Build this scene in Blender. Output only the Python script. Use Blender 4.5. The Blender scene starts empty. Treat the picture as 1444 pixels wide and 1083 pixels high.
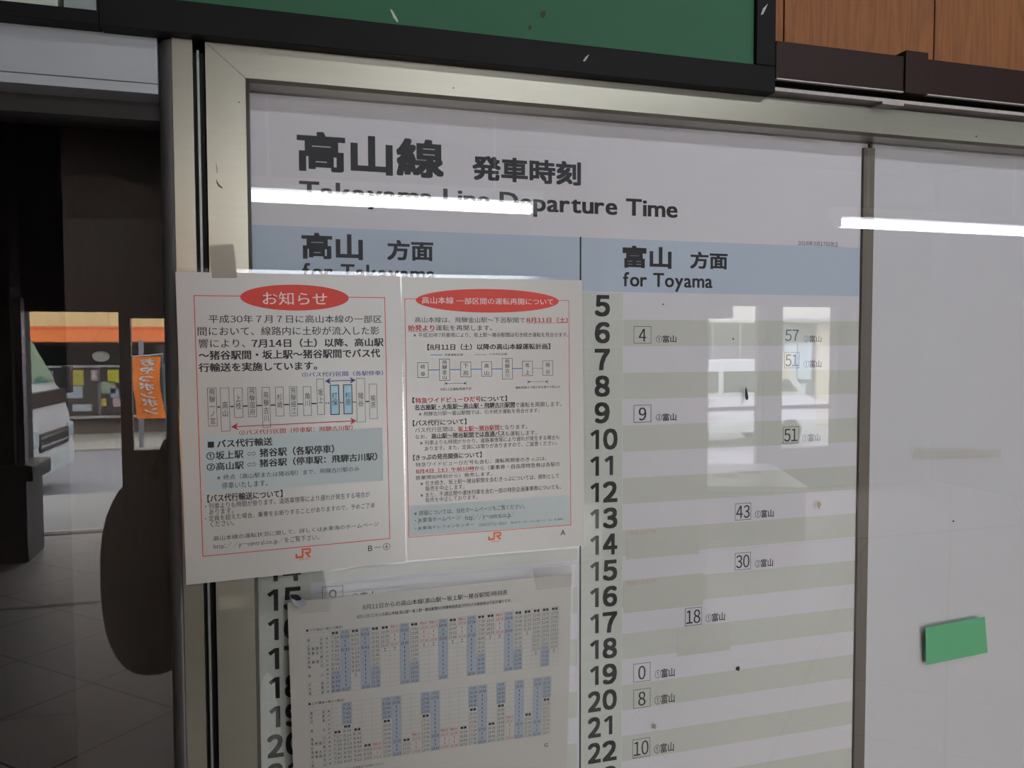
import bpy, bmesh, math, random
from mathutils import Vector, Matrix
random.seed(7)
S = bpy.context.scene
COL = S.collection
# ------------------------------------------------------------------ camera, world, exposure
FPX = 1148.0; CAMD = 0.86; EYE = 1.62
YAW, PITCH, ROLL = 0.2932, -0.0462, -0.003
fw = Vector((math.sin(YAW)*math.cos(PITCH), math.cos(YAW)*math.cos(PITCH), math.sin(PITCH)))
rt0 = Vector((math.cos(YAW), -math.sin(YAW), 0)); up0 = rt0.cross(fw)
RT = rt0*math.cos(ROLL) + up0*math.sin(ROLL); UP = -rt0*math.sin(ROLL) + up0*math.cos(ROLL)
CAM = Vector((0, -CAMD, EYE))
cd = bpy.data.cameras.new('camera'); cam = bpy.data.objects.new('camera', cd); COL.objects.link(cam)
m = Matrix((RT, UP, -fw)).transposed().to_4x4(); m.translation = CAM
cam.matrix_world = m
cd.sensor_fit = 'HORIZONTAL'; cd.sensor_width = 36.0; cd.lens = 36.0*FPX/1444; cd.clip_start = 0.02; cd.clip_end = 200
S.camera = cam
W = bpy.data.worlds.new('overcast_sky'); S.world = W; W.use_nodes = True
bg = W.node_tree.nodes['Background']; bg.inputs[0].default_value = (0.93, 0.97, 1.0, 1); bg.inputs[1].default_value = 11.5
S.view_settings.view_transform = 'Standard'; S.view_settings.look = 'None'
S.view_settings.exposure = 0.46; S.view_settings.gamma = 1.0; S.view_settings.use_curve_mapping = False
TUBE = 26.0
S.cycles.max_bounces = 8; S.cycles.transparent_max_bounces = 24; S.cycles.caustics_reflective = False
S.cycles.sample_clamp_indirect = 6.0

# ------------------------------------------------------------------ materials
def lin(c):
    if isinstance(c, str): c = [int(c[i:i+2], 16)/255 for i in (0, 2, 4)]
    return tuple((x/12.92 if x <= .04045 else ((x+.055)/1.055)**2.4) for x in c) + (1.0,)
MATS = {}
def mat(name, col, rough=.6, metal=0., noise=0., scale=(8, 8, 8), bump=0., spec=.5, emit=0.):
    if name in MATS: return MATS[name]
    mt = bpy.data.materials.new(name); mt.use_nodes = True; nt = mt.node_tree
    b = nt.nodes['Principled BSDF']; b.inputs['Base Color'].default_value = lin(col)
    b.inputs['Roughness'].default_value = rough; b.inputs['Metallic'].default_value = metal
    b.inputs['Specular IOR Level'].default_value = spec
    if emit:
        b.inputs['Emission Color'].default_value = lin(col); b.inputs['Emission Strength'].default_value = emit
    if noise or bump:
        tc = nt.nodes.new('ShaderNodeTexCoord'); mp = nt.nodes.new('ShaderNodeMapping'); mp.inputs['Scale'].default_value = scale
        nz = nt.nodes.new('ShaderNodeTexNoise'); nz.inputs['Scale'].default_value = 1.0; nz.inputs['Detail'].default_value = 5
        nt.links.new(tc.outputs['Object'], mp.inputs[0]); nt.links.new(mp.outputs[0], nz.inputs['Vector'])
        if noise:
            rp = nt.nodes.new('ShaderNodeMapRange'); rp.inputs['To Min'].default_value = 1-noise; rp.inputs['To Max'].default_value = 1+noise
            mx = nt.nodes.new('ShaderNodeVectorMath'); mx.operation = 'SCALE'; mx.inputs[0].default_value = lin(col)[:3]
            nt.links.new(nz.outputs['Fac'], rp.inputs[0]); nt.links.new(rp.outputs[0], mx.inputs['Scale']); nt.links.new(mx.outputs[0], b.inputs['Base Color'])
        if bump:
            bp = nt.nodes.new('ShaderNodeBump'); bp.inputs['Strength'].default_value = bump; bp.inputs['Distance'].default_value = .002
            nt.links.new(nz.outputs['Fac'], bp.inputs['Height']); nt.links.new(bp.outputs[0], b.inputs['Normal'])
    MATS[name] = mt; return mt
def glassy(name, rough=0.0, tint=(1, 1, 1, 1), f0=.04, alpha=0., bump=0.):
    """thin sheet: clear transmission plus a Fresnel mirror layer (Schlick, same from both sides)"""
    mt = bpy.data.materials.new(name); mt.use_nodes = True; nt = mt.node_tree; nt.nodes.clear()
    out = nt.nodes.new('ShaderNodeOutputMaterial'); tr = nt.nodes.new('ShaderNodeBsdfTransparent'); tr.inputs[0].default_value = tint
    gl = nt.nodes.new('ShaderNodeBsdfGlossy'); gl.inputs['Roughness'].default_value = rough
    ge = nt.nodes.new('ShaderNodeNewGeometry'); dt = nt.nodes.new('ShaderNodeVectorMath'); dt.operation = 'DOT_PRODUCT'
    nt.links.new(ge.outputs['Normal'], dt.inputs[0]); nt.links.new(ge.outputs['Incoming'], dt.inputs[1])
    def mth(op, a, b=None):
        n = nt.nodes.new('ShaderNodeMath'); n.operation = op
        for i, x in enumerate((a, b)):
            if x is None: continue
            if isinstance(x, (int, float)): n.inputs[i].default_value = x
            else: nt.links.new(x, n.inputs[i])
        return n.outputs[0]
    c = mth('SUBTRACT', 1.0, mth('ABSOLUTE', dt.outputs['Value'])); p = mth('POWER', c, 5.0)
    fac = mth('ADD', mth('MULTIPLY', p, 1-f0), f0)
    mx = nt.nodes.new('ShaderNodeMixShader'); nt.links.new(fac, mx.inputs[0]); nt.links.new(tr.outputs[0], mx.inputs[1]); nt.links.new(gl.outputs[0], mx.inputs[2])
    if bump:
        tc = nt.nodes.new('ShaderNodeTexCoord'); nz = nt.nodes.new('ShaderNodeTexNoise'); nz.inputs['Scale'].default_value = 25
        bp = nt.nodes.new('ShaderNodeBump'); bp.inputs['Strength'].default_value = bump; bp.inputs['Distance'].default_value = .003
        nt.links.new(tc.outputs['Object'], nz.inputs['Vector']); nt.links.new(nz.outputs['Fac'], bp.inputs['Height']); nt.links.new(bp.outputs[0], gl.inputs['Normal'])
    nt.links.new(mx.outputs[0], out.inputs[0]); MATS[name] = mt; return mt
def tape_mat(name, col, cover, rough=.4):
    mt = bpy.data.materials.new(name); mt.use_nodes = True; nt = mt.node_tree
    b = nt.nodes['Principled BSDF']; b.inputs['Base Color'].default_value = lin(col); b.inputs['Roughness'].default_value = rough
    b.inputs['Alpha'].default_value = cover; MATS[name] = mt; return mt
def wood_mat(name, c1, c2, stretch=(14, 14, 1.2), rough=.45):
    mt = bpy.data.materials.new(name); mt.use_nodes = True; nt = mt.node_tree; b = nt.nodes['Principled BSDF']; b.inputs['Roughness'].default_value = rough
    tc = nt.nodes.new('ShaderNodeTexCoord'); oi = nt.nodes.new('ShaderNodeObjectInfo'); ad = nt.nodes.new('ShaderNodeVectorMath'); ad.operation = 'MULTIPLY_ADD'
    ad.inputs[1].default_value = (5, 5, 5)
    mp = nt.nodes.new('ShaderNodeMapping'); mp.inputs['Scale'].default_value = stretch
    nz = nt.nodes.new('ShaderNodeTexNoise'); nz.inputs['Scale'].default_value = 3.0; nz.inputs['Detail'].default_value = 3; nz.inputs['Distortion'].default_value = .6
    wv = nt.nodes.new('ShaderNodeMath'); wv.operation = 'PINGPONG'; wv.inputs[1].default_value = .5
    ml = nt.nodes.new('ShaderNodeMath'); ml.operation = 'MULTIPLY'; ml.inputs[1].default_value = 9
    fn = nt.nodes.new('ShaderNodeTexNoise'); fn.inputs['Scale'].default_value = 1.0
    mp2 = nt.nodes.new('ShaderNodeMapping'); mp2.inputs['Scale'].default_value = (500, 500, 12)
    cr = nt.nodes.new('ShaderNodeMix'); cr.data_type = 'RGBA'; cr.inputs['A'].default_value = lin(c1); cr.inputs['B'].default_value = lin(c2)
    av = nt.nodes.new('ShaderNodeMath'); av.operation = 'MULTIPLY_ADD'; av.inputs[1].default_value = 1.0
    nt.links.new(tc.outputs['Object'], ad.inputs[0]); nt.links.new(oi.outputs['Random'], ad.inputs[2])
    nt.links.new(tc.outputs['Object'], mp.inputs[0]); nt.links.new(mp.outputs[0], nz.inputs['Vector'])
    nt.links.new(nz.outputs['Fac'], ml.inputs[0]); nt.links.new(ml.outputs[0], wv.inputs[0])
    nt.links.new(tc.outputs['Object'], mp2.inputs[0]); nt.links.new(mp2.outputs[0], fn.inputs['Vector'])
    nt.links.new(wv.outputs[0], av.inputs[0]); 
    m3 = nt.nodes.new('ShaderNodeMath'); m3.operation = 'MULTIPLY_ADD'; m3.inputs[1].default_value = .9; m3.inputs[2].default_value = -.25
    nt.links.new(fn.outputs['Fac'], m3.inputs[0]); nt.links.new(m3.outputs[0], av.inputs[2])
    nt.links.new(av.outputs[0], cr.inputs['Factor']); nt.links.new(cr.outputs['Result'], b.inputs['Base Color'])
    MATS[name] = mt; return mt

ALU = mat('satin_aluminium', '979488', .33, .95, .05, (3, 3, 260))
ALUP = mat('pale_aluminium', 'a3a8ac', .5, .3, .05, (3, 3, 200))
ALUD = mat('dark_aluminium', '7d7a74', .3, .7)
BLACKP = mat('black_painted_metal', '141314', .6, 0, .2, (30, 30, 30), spec=.15)
GREEN = mat('green_board', '376248', .6, 0, .12, (4, 4, 4), spec=.15)
PAPER = mat('white_paper', 'dedbe0', .6)
INK = mat('black_ink', '17161a', .6)
INKG = mat('charcoal_ink', '2a2b31', .6)
RED = mat('red_ink', 'b41a1c', .5)
REDF = mat('red_print', 'd22f1c', .5)
BLUEI = mat('blue_ink', '1b3a8c', .5)
SKYI = mat('light_blue_ink', '2f86c4', .5)
PINK = mat('pale_pink_print', 'e3cfc9', .5)
BAND = mat('blue_band_print', 'bdcad9', .6)
STRIPE = mat('grey_stripe_print', 'cdcec6', .6)
HOURC = mat('hour_column_print', 'cdd0c7', .6)
HLINE = mat('pale_line_print', 'd6d8d6', .6)
NPAPER = mat('notice_paper', 'c6c3bd', .3)
NPANEL = mat('notice_panel_print', 'bcc6c6', .55)
NCYAN = mat('station_blue_print', 'a9cfe0', .55)
SHADE = mat('shaded_cell_print', '9aa1ab', .6)
GRID = mat('grid_line_print', '8a8c8c', .6)
ORANGE = mat('orange_print', 'e0641c', .5)
GLASS = glassy('clear_glass', 0.0, (.985, .99, .988, 1))
FILM = glassy('laminate_film', .12, (1, 1, 1, 1), .035, bump=.05)
TAPE = tape_mat('old_tape', 'b3aa98', .62)
TAPEG = tape_mat('green_tape', '66b584', .88)
TAPEC = tape_mat('clear_tape', 'cfccc4', .12)
TAPEY = tape_mat('yellowed_tape', 'c9c3b0', .5)
PATCH = mat('cover_patch_paper', 'cbcbc2', .6, 0, .05, (60, 60, 60))
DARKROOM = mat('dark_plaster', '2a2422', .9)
BROWNP = wood_mat('brown_plywood', '33241a', '291c13')
WOODP = wood_mat('printed_wood_grain', '8f5a2e', '70421f', (10, 10, 1.0), .7)
DUCTM = mat('dark_brown_plastic', '2b1a18', .5, spec=.2)
WHITEM = mat('white_enamel', 'e8e8e4', .4)
TUBEM = mat('tube_light', 'f4f8ff', .5, emit=TUBE)
GREYM = mat('grey_dirt', '8c8780', .8)
STAIN = mat('brown_stain', '8f7d68', .8)
BUGM = mat('dark_stain', '1d1420', .6)

# ------------------------------------------------------------------ builders
def link(name, me, mats, parent=None, label=None, cat=None, group=None, kind=None):
    o = bpy.data.objects.new(name, me); COL.objects.link(o)
    for mm in (mats if isinstance(mats, (list, tuple)) else [mats]): me.materials.append(mm)
    if parent is not None: o.parent = parent
    if label: o['label'] = label
    if cat: o['category'] = cat
    if group: o['group'] = group
    if kind: o['kind'] = kind
    return o
def empty(name, loc=(0, 0, 0), label=None, cat=None, group=None, kind=None):
    o = bpy.data.objects.new(name, None); COL.objects.link(o); o.location = loc; o.empty_display_size = .05
    if label: o['label'] = label
    if cat: o['category'] = cat
    if group: o['group'] = group
    if kind: o['kind'] = kind
    PAR[o.name] = Vector(loc)
    return o
PAR = {}
def bm_box(bm, x0, x1, y0, y1, z0, z1, bev=0.):
    r = bmesh.ops.create_cube(bm, size=1.0); vs = r['verts']
    for v in vs: v.co = Vector(((x0+x1)/2+v.co.x*(x1-x0), (y0+y1)/2+v.co.y*(y1-y0), (z0+z1)/2+v.co.z*(z1-z0)))
    if bev:
        es = list({e for v in vs for e in v.link_edges}); bmesh.ops.bevel(bm, geom=es, offset=bev, segments=2, affect='EDGES', profile=.5)
def fin(name, bm, mats, parent=None, smooth=False, **k):
    me = bpy.data.meshes.new(name); bmesh.ops.recalc_face_normals(bm, faces=bm.faces[:]); bm.to_mesh(me); bm.free()
    if smooth:
        for p in me.polygons: p.use_smooth = True
    if parent is not None:
        me.transform(Matrix.Translation(-PAR.get(parent.name, Vector())))
    return link(name, me, mats, parent, **k)
def box(name, x0, x1, y0, y1, z0, z1, mt, parent=None, bev=0., **k):
    bm = bmesh.new(); bm_box(bm, x0, x1, y0, y1, z0, z1, bev); return fin(name, bm, mt, parent, **k)
def bm_cyl(bm, p0, p1, r, n=12, r2=None):
    p0 = Vector(p0); p1 = Vector(p1); d = p1-p0
    g = bmesh.ops.create_cone(bm, cap_ends=True, segments=n, radius1=r, radius2=r if r2 is None else r2, depth=d.length)
    q = d.to_track_quat('Z', 'Y').to_matrix()
    for v in g['verts']: v.co = q @ v.co + (p0+p1)/2
def bm_poly(bm, pts):
    return bm.faces.new([bm.verts.new(Vector(p)) for p in pts])
def prism(name, pts, dvec, mt, parent=None, **k):
    """closed outline pts (3-D, planar) thickened by dvec"""
    bm = bmesh.new(); a = [bm.verts.new(Vector(p)) for p in pts]; b = [bm.verts.new(Vector(p)+Vector(dvec)) for p in pts]
    bm.faces.new(a); bm.faces.new(list(reversed(b))); n = len(pts)
    for i in range(n): bm.faces.new((a[i], a[(i+1) % n], b[(i+1) % n], b[i]))
    return fin(name, bm, mt, parent, **k)

# ------------------------------------------------------------------ flat print on sheets
def ray(u, v): return RT*((u-722)/FPX) + UP*((541.5-v)/FPX) + fw
class Plane:
    """a sheet hanging from height z0 at depth y0, its foot leaning out by slope t; a = world x, b = distance along the sheet"""
    def __init__(s, y0, z0=0., t=0.):
        s.y0, s.z0, s.t = y0, z0, t; s.e = Vector((0, math.sin(t), math.cos(t))); s.n = Vector((0, -math.cos(t), math.sin(t)))
        s.o = Vector((0, y0, z0))
    def ab(s, u, v):
        w = ray(u, v); k = (s.o-CAM).dot(s.n)/w.dot(s.n); p = CAM+w*k-s.o; return p.x, p.dot(s.e)
    def pt(s, a, b, h=0.): return s.o + Vector((a, 0, 0)) + s.e*b + s.n*h
import numpy as np
def homog(src, dst):
    A = []; B_ = []
    for (x, y), (X, Y) in zip(src, dst):
        A.append([x, y, 1, 0, 0, 0, -X*x, -X*y]); B_.append(X); A.append([0, 0, 0, x, y, 1, -Y*x, -Y*y]); B_.append(Y)
    return np.append(np.linalg.solve(np.array(A), np.array(B_)), 1).reshape(3, 3)
def happ(H, a, b):
    w = H @ np.array([a, b, 1.0]); return float(w[0]/w[2]), float(w[1]/w[2])
class Warped(Plane):
    """a sheet that hangs slightly out of square: printed coordinates -> its plane through a fixed homography"""
    def __init__(s, base, px):
        s.__dict__.update(base.__dict__); c = [Plane.ab(s, *p) for p in px]     # TL TR BL BR of the printed border
        l = (c[0][0]+c[2][0])/2; r = (c[1][0]+c[3][0])/2; t = (c[0][1]+c[1][1])/2; b = (c[2][1]+c[3][1])/2
        s.H = homog([(l, t), (r, t), (l, b), (r, b)], c); s.Hi = np.linalg.inv(s.H)
    def ab(s, u, v): return happ(s.Hi, *Plane.ab(s, u, v))
    def pt(s, a, b, h=0.): return Plane.pt(s, *happ(s.H, a, b), h)
GL = {}
def load_glyphs(chars):
    chars = sorted(c for c in set(chars) if c not in GL and c not in ' \u3000')
    obs = []
    for c in chars:
        cu = bpy.data.curves.new('g', 'FONT'); cu.body = c; cu.resolution_u = 3; cu.fill_mode = 'FRONT'
        o = bpy.data.objects.new('g', cu); COL.objects.link(o); obs.append((c, o, cu))
    dg = bpy.context.evaluated_depsgraph_get(); dg.update()
    for c, o, cu in obs:
        ev = o.evaluated_get(dg); me = ev.to_mesh(); vs = [(v.co.x, v.co.y) for v in me.vertices]; fs = [tuple(p.vertices) for p in me.polygons]
        ev.to_mesh_clear(); GL[c] = (vs, fs)
    for c, o, cu in obs: bpy.data.objects.remove(o); bpy.data.curves.remove(cu)
def wide(ch):
    o = ord(ch)
    return chr(o+0xFEE0) if 33 <= o <= 126 and not ch.isalpha() else ch
QUEUE = []       # (bucket, glyph string, plane, rect, weight, layer, mode)
class Print:
    """one printed colour of one sheet -> one mesh part"""
    def __init__(s, name, plane, mt, parent, h, label=None): s.name, s.pl, s.mt, s.parent, s.h, s.label = name, plane, mt, parent, h, label; s.v = []; s.f = []; s.q = []
    def poly(s, ab, h=None):
        k = len(s.v); s.v += [s.pl.pt(a, b, s.h if h is None else h) for a, b in ab]; s.f.append(tuple(range(k, k+len(ab))))
    def rect(s, a0, b0, a1, b1): s.poly([(a0, b0), (a1, b0), (a1, b1), (a0, b1)])
    def line(s, p, q, w):
        p = Vector(p); q = Vector(q); d = (q-p).normalized(); n = Vector((-d.y, d.x))*w/2
        s.poly([p-n, q-n, q+n, p+n])
    def frame(s, a0, b0, a1, b1, w):
        s.rect(a0-w/2, b0-w/2, a1+w/2, b0+w/2); s.rect(a0-w/2, b1-w/2, a1+w/2, b1+w/2)
        s.rect(a0-w/2, b0+w/2, a0+w/2, b1-w/2); s.rect(a1-w/2, b0+w/2, a1+w/2, b1-w/2)
    def text(s, t, rect, wgt=0., vert=False): s.q.append((t, rect, wgt, vert))
    def tpx(s, t, tl, br, wgt=0., vert=False):
        a0, b1 = s.pl.ab(*tl); a1, b0 = s.pl.ab(*br); s.text(t, (a0, b0, a1, b1), wgt, vert)
    def layout(s, t, rect, wgt, vert):
        x = 0.; items = []; y0 = 1e9; y1 = -1e9
        for i, ch in enumerate(t):
            if ch in ' \u3000':
                if vert: x += 1.0
                else: x += .3 if ch == ' ' else 1.0
                continue
            c = wide(ch); vs, fs = GL[c]
            if not vs: x += 1; continue
            xs = [v[0] for v in vs]; ys = [v[1] for v in vs]; mn, mxx = min(xs), max(xs)
            if vert:
                items.append((c, 0 if c != 'ー' else 0, -x)); x += 1.0; y0 = min(y0, -x+1+min(ys)); y1 = max(y1, -x+1+max(ys)); continue
            if c != ch or ord(ch) < 127:
                pad = .045 if ch.isalnum() else .07
                if t.strip(ch).strip() == '' or ch.isdigit(): adv = max(mxx-mn, .42 if ch == '1' else 0)+2*pad; dx = (adv-(mxx-mn))/2-mn
                else: adv = (mxx-mn)+2*pad; dx = pad-mn
                items.append((c, x+dx, 0)); x += adv
            else: items.append((c, x, 0)); x += 1.0
            if ch not in 'gjpqy,;、。・ー～－´()/': y0 = min(y0, min(ys)); y1 = max(y1, max(ys))
        if not items: return
        if y0 > y1: y0, y1 = -.08, .86
        X0 = min(x0+min(v[0] for v in GL[c][0]) for c, x0, yy in items); X1 = max(x0+max(v[0] for v in GL[c][0]) for c, x0, yy in items)
        a0, b0, a1, b1 = rect; sx = (a1-a0)/max(X1-X0, 1e-6); sy = (b1-b0)/max(y1-y0, 1e-6)
        if wgt <= 0: offs = [(0, 0)]
        elif wgt < .02: offs = [(-wgt, 0), (wgt, 0)]
        elif wgt < .03: offs = [(-wgt, -wgt*.6), (wgt, wgt*.6), (-wgt, wgt*.6), (wgt, -wgt*.6)]
        else: offs = [(-wgt, 0), (wgt, 0), (0, wgt), (0, -wgt), (wgt, wgt), (-wgt, wgt), (wgt, -wgt), (-wgt, -wgt)]
        for c, x0, yy in items:
            vs, fs = GL[c]
            for j, (ox, oy) in enumerate(offs):
                k = len(s.v); hh = s.h+j*4e-6
                s.v += [s.pl.pt(a0+(x0+ox+vx-X0)*sx, b0+(yy+oy+vy-y0)*sy, hh) for vx, vy in vs]
                s.f += [tuple(i+k for i in f) for f in fs]
    def build(s):
        for q in s.q: s.layout(*q)
        if not s.f: return
        me = bpy.data.meshes.new(s.name); me.from_pydata(s.v, [], s.f)
        me.transform(Matrix.Translation(-PAR.get(s.parent.name, Vector())))
        return link(s.name, me, s.mt, s.parent, label=s.label, kind='stuff' if 'lettering' in s.name else None)
PRINTS = []
def printer(*a, **k): p = Print(*a, **k); PRINTS.append(p); return p
def build_prints():
    load_glyphs(''.join(''.join(wide(c) for c in q[0]) for p in PRINTS for q in p.q))
    for p in PRINTS: p.build()

def sheet(name, pl, a0, b0, a1, b1, th, mt, parent=None, bend=None, **k):
    """thin paper slab on a Plane (front face at height 0)"""
    bm = bmesh.new(); nx = 12 if bend else 1; rows = []
    for j in range(nx+1):
        for side in (0, 1):
            rows.append([bm.verts.new(pl.pt(a0+(a1-a0)*i/nx, b0+(b1-b0)*j/nx, -th*side)) for i in range(nx+1)])
    for j in range(nx):
        for i in range(nx):
            A, B, C2, D2 = rows[2*j], rows[2*j+2], rows[2*j+1], rows[2*j+3]
            bm.faces.new((A[i], A[i+1], B[i+1], B[i])); bm.faces.new((C2[i], D2[i], D2[i+1], C2[i+1]))
        bm.faces.new((rows[2*j][0], rows[2*j+2][0], rows[2*j+3][0], rows[2*j+1][0])); bm.faces.new((rows[2*j][nx], rows[2*j+1][nx], rows[2*j+3][nx], rows[2*j+2][nx]))
    for r in (0, 2*nx):
        for i in range(nx): bm.faces.new((rows[r][i], rows[r+1][i], rows[r+1][i+1], rows[r][i+1]))
    return fin(name, bm, mt, parent, **k)
exec_order = None
# ================================================================== SETTING
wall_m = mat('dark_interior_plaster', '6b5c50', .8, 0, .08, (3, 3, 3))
southm = mat('dark_brown_timber_wall', '241811', .7, 0, .1, (20, 3, 3))
ceilm = mat('ceiling_board', '4d4136', .9)
stonem = mat('dark_stone', '4a4347', .45, 0, .15, (20, 20, 20))
def floor_mat():
    mt = bpy.data.materials.new('stone_floor'); mt.use_nodes = True; nt = mt.node_tree; b = nt.nodes['Principled BSDF']; b.inputs['Roughness'].default_value = .45
    tc = nt.nodes.new('ShaderNodeTexCoord'); mp = nt.nodes.new('ShaderNodeMapping'); mp.inputs['Rotation'].default_value = (0, 0, .78)
    br = nt.nodes.new('ShaderNodeTexBrick'); br.offset = 0; br.inputs['Scale'].default_value = 1; br.inputs['Mortar Size'].default_value = .006
    br.inputs['Brick Width'].default_value = .6; br.inputs['Row Height'].default_value = .6
    br.inputs['Color1'].default_value = lin('c2b6b6'); br.inputs['Color2'].default_value = lin('b8abab'); br.inputs['Mortar'].default_value = lin('5c5254')
    nt.links.new(tc.outputs['Object'], mp.inputs[0]); nt.links.new(mp.outputs[0], br.inputs['Vector']); nt.links.new(br.outputs['Color'], b.inputs['Base Color']); return mt
ST = dict(kind='structure')
box('floor', -2.7, 7.6, -7.15, 3.2, -.1, 0, floor_mat(), **ST)
box('trim_1', -2.7, 7.6, -4.80, -4.76, .0, .003, mat('floor_joint', '3a3335', .5), **ST)
box('trim_2', -2.7, 7.6, -7.05, -6.93, .0, .006, mat('door_track_steel', '4b464a', .4, .5), **ST)
box('ceiling', -2.7, 7.6, -7.15, 3.2, 3.6, 3.7, ceilm, **ST)
bm = bmesh.new()
bm_box(bm, -.058, 7.6, .012, .12, 0, 3.6); bm_box(bm, -2.7, -.058, .012, .12, 1.93, 3.6); bm_box(bm, -2.7, -1.9, .012, .12, 0, 1.93)
fin('wall_north', bm, wall_m, **ST)
bm = bmesh.new()
for (x0, x1, z0, z1) in ((-2.7, -1.97, 0, 3.6), (-1.97, 6.27, 2.06, 3.6), (-1.97, -.70, 1.935, 2.06), (3.05, 4.49, 0, 2.06), (5.30, 5.53, 0, 2.06), (5.53, 6.27, 0, .46), (6.27, 7.6, 0, 3.6), (-.70, -.60, 0, 2.06)):
    bm_box(bm, x0, x1, -7.15, -7.0, z0, z1)
fin('wall_south', bm, southm, **ST)
box('wall_east', 7.6, 7.7, -7.15, 3.2, 0, 3.6, wall_m, **ST)
box('wall_west', -2.8, -2.7, -7.15, 3.2, 0, 3.6, wall_m, **ST)
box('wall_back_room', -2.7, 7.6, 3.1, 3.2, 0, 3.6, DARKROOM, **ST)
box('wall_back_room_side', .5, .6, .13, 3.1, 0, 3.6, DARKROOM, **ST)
# doors in the south wall (seen mirrored)
d = empty('door_2', (-.93, -7.05, 0), kind='structure')
doorm = mat('dark_bronze_door', '2c211d', .4, .3)
bm = bmesh.new()
bm_box(bm, -1.245, -1.15, -7.1, -7.03, 0, 1.935); bm_box(bm, -1.15, -.70, -7.1, -7.03, 0, .70); bm_box(bm, -1.15, -.70, -7.1, -7.03, 1.88, 1.935)
fin('door_leaf', bm, doorm, d)
d = empty('door_3', (4.9, -7.05, 0), kind='structure')
bm = bmesh.new()
for x0, x1, z0, z1 in ((4.49, 5.30, .90, .945), (4.49, 4.92, 1.92, 2.06), (5.53, 6.27, .90, .945), (5.24, 5.30, 0, 2.06)):
    bm_box(bm, x0, x1, -7.1, -7.04, z0, z1)
fin('door_rail', bm, mat('grey_door_rail', '6f6b6a', .4, .3), d)
p = empty('trim_3', (-1.95, -6.2, 0), kind='structure')
bm = bmesh.new(); bm_box(bm, -2.15, -1.83, -6.35, -6.05, .70, 3.6); fin('pillar_shaft', bm, southm, p)
bm = bmesh.new(); bm_box(bm, -2.25, -1.74, -6.45, -5.98, 0, .62, .01); bm_box(bm, -2.28, -1.68, -6.48, -5.93, .62, .74, .015); fin('pillar_base', bm, stonem, p)
box('trim_4', -1.828, -1.785, -6.25, -6.15, .74, 2.0, mat('violet_grey_steel', '8d8496', .35, .4), **ST)
box('trim_5', 1.9, 2.43, -3.6, -3.3, 0, 3.6, wall_m, **ST)
# street
box('road', -45, 45, -17, -7.15, -.6, -.45, mat('asphalt', '8f8d93', .9, 0, .1, (2, 2, 2)), kind='structure')
box('pavement', -45, 45, -60, -17, -.6, -.40, mat('pavement_concrete', 'a9a29a', .9, 0, .08, (3, 3, 3)), kind='structure')
box('station_step', -45, 45, -9.2, -7.15, -.45, -.02, mat('porch_concrete', '9d9896', .85), kind='structure')

# back room: brown plywood sheet standing behind the glazed door
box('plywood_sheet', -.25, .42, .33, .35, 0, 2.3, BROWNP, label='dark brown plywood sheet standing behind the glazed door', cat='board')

# glazed sliding door left of the timetable case
d = empty('door_1', (-1.0, .03, 0), kind='structure')
box('door_header', -1.9, -.092, -.030, .05, 1.8645, 1.908, ALUP, d, .0008)
box('header_lip', -1.9, -.092, -.0305, .05, 1.8548, 1.8638, ALUP, d, .0005)
box('sash_rail', -1.9, -.092, .0, .045, 1.838, 1.8545, mat('dark_sash', '1d1917', .6), d)
box('glass_pane', -1.9, -.094, .0135, .0165, .06, 1.84, GLASS, d)
box('bottom_rail', -1.9, -.092, 0, .045, 0, .06, ALUD, d)
# jamb beside it
j = empty('trim_6', (-.07, 0, 0), kind='structure')
def extrude(name, prof, z0, z1, mt, parent, smooth=False):
    bm = bmesh.new(); a = [bm.verts.new((x, y, z0)) for x, y in prof]; b = [bm.verts.new((x, y, z1)) for x, y in prof]
    bm.faces.new(a); bm.faces.new(list(reversed(b))); n = len(prof)
    for i in range(n):
        f = bm.faces.new((a[i], a[(i+1) % n], b[(i+1) % n], b[i]))
        f.smooth = smooth
    return fin(name, bm, mt, parent)
arc = [(-.0795-.0145*math.sin(t)*1.0, -.0345+.0345*(1-math.cos(t))) for t in [i*math.pi/16 for i in range(9)]]
extrude('jamb_edge', arc+[(-.094, .012), (-.0795, .012)], 0, 1.905, mat('grey_anodised', '6d6b69', .4, .15), j, True)
extrude('jamb_face', [(-.079, -.0352), (-.0612, -.0352), (-.0612, .012), (-.079, .012)], 0, 1.9075, ALU, j)
extrude('jamb_gap_shade', [(-.0611, -.018), (-.0522, -.018), (-.0522, .012), (-.0611, .012)], 0, 1.9, mat('jamb_gap_black', '0c0c0c', .7), j)  # black fill draws the shade in the gap between jamb and case
extrude('gap_strip', [(-.0582, -.026), (-.0560, -.026), (-.0560, -.018), (-.0582, -.018)], 0, 1.9, mat('grey_strip', '9a9f96', .4, .4), j)

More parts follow.
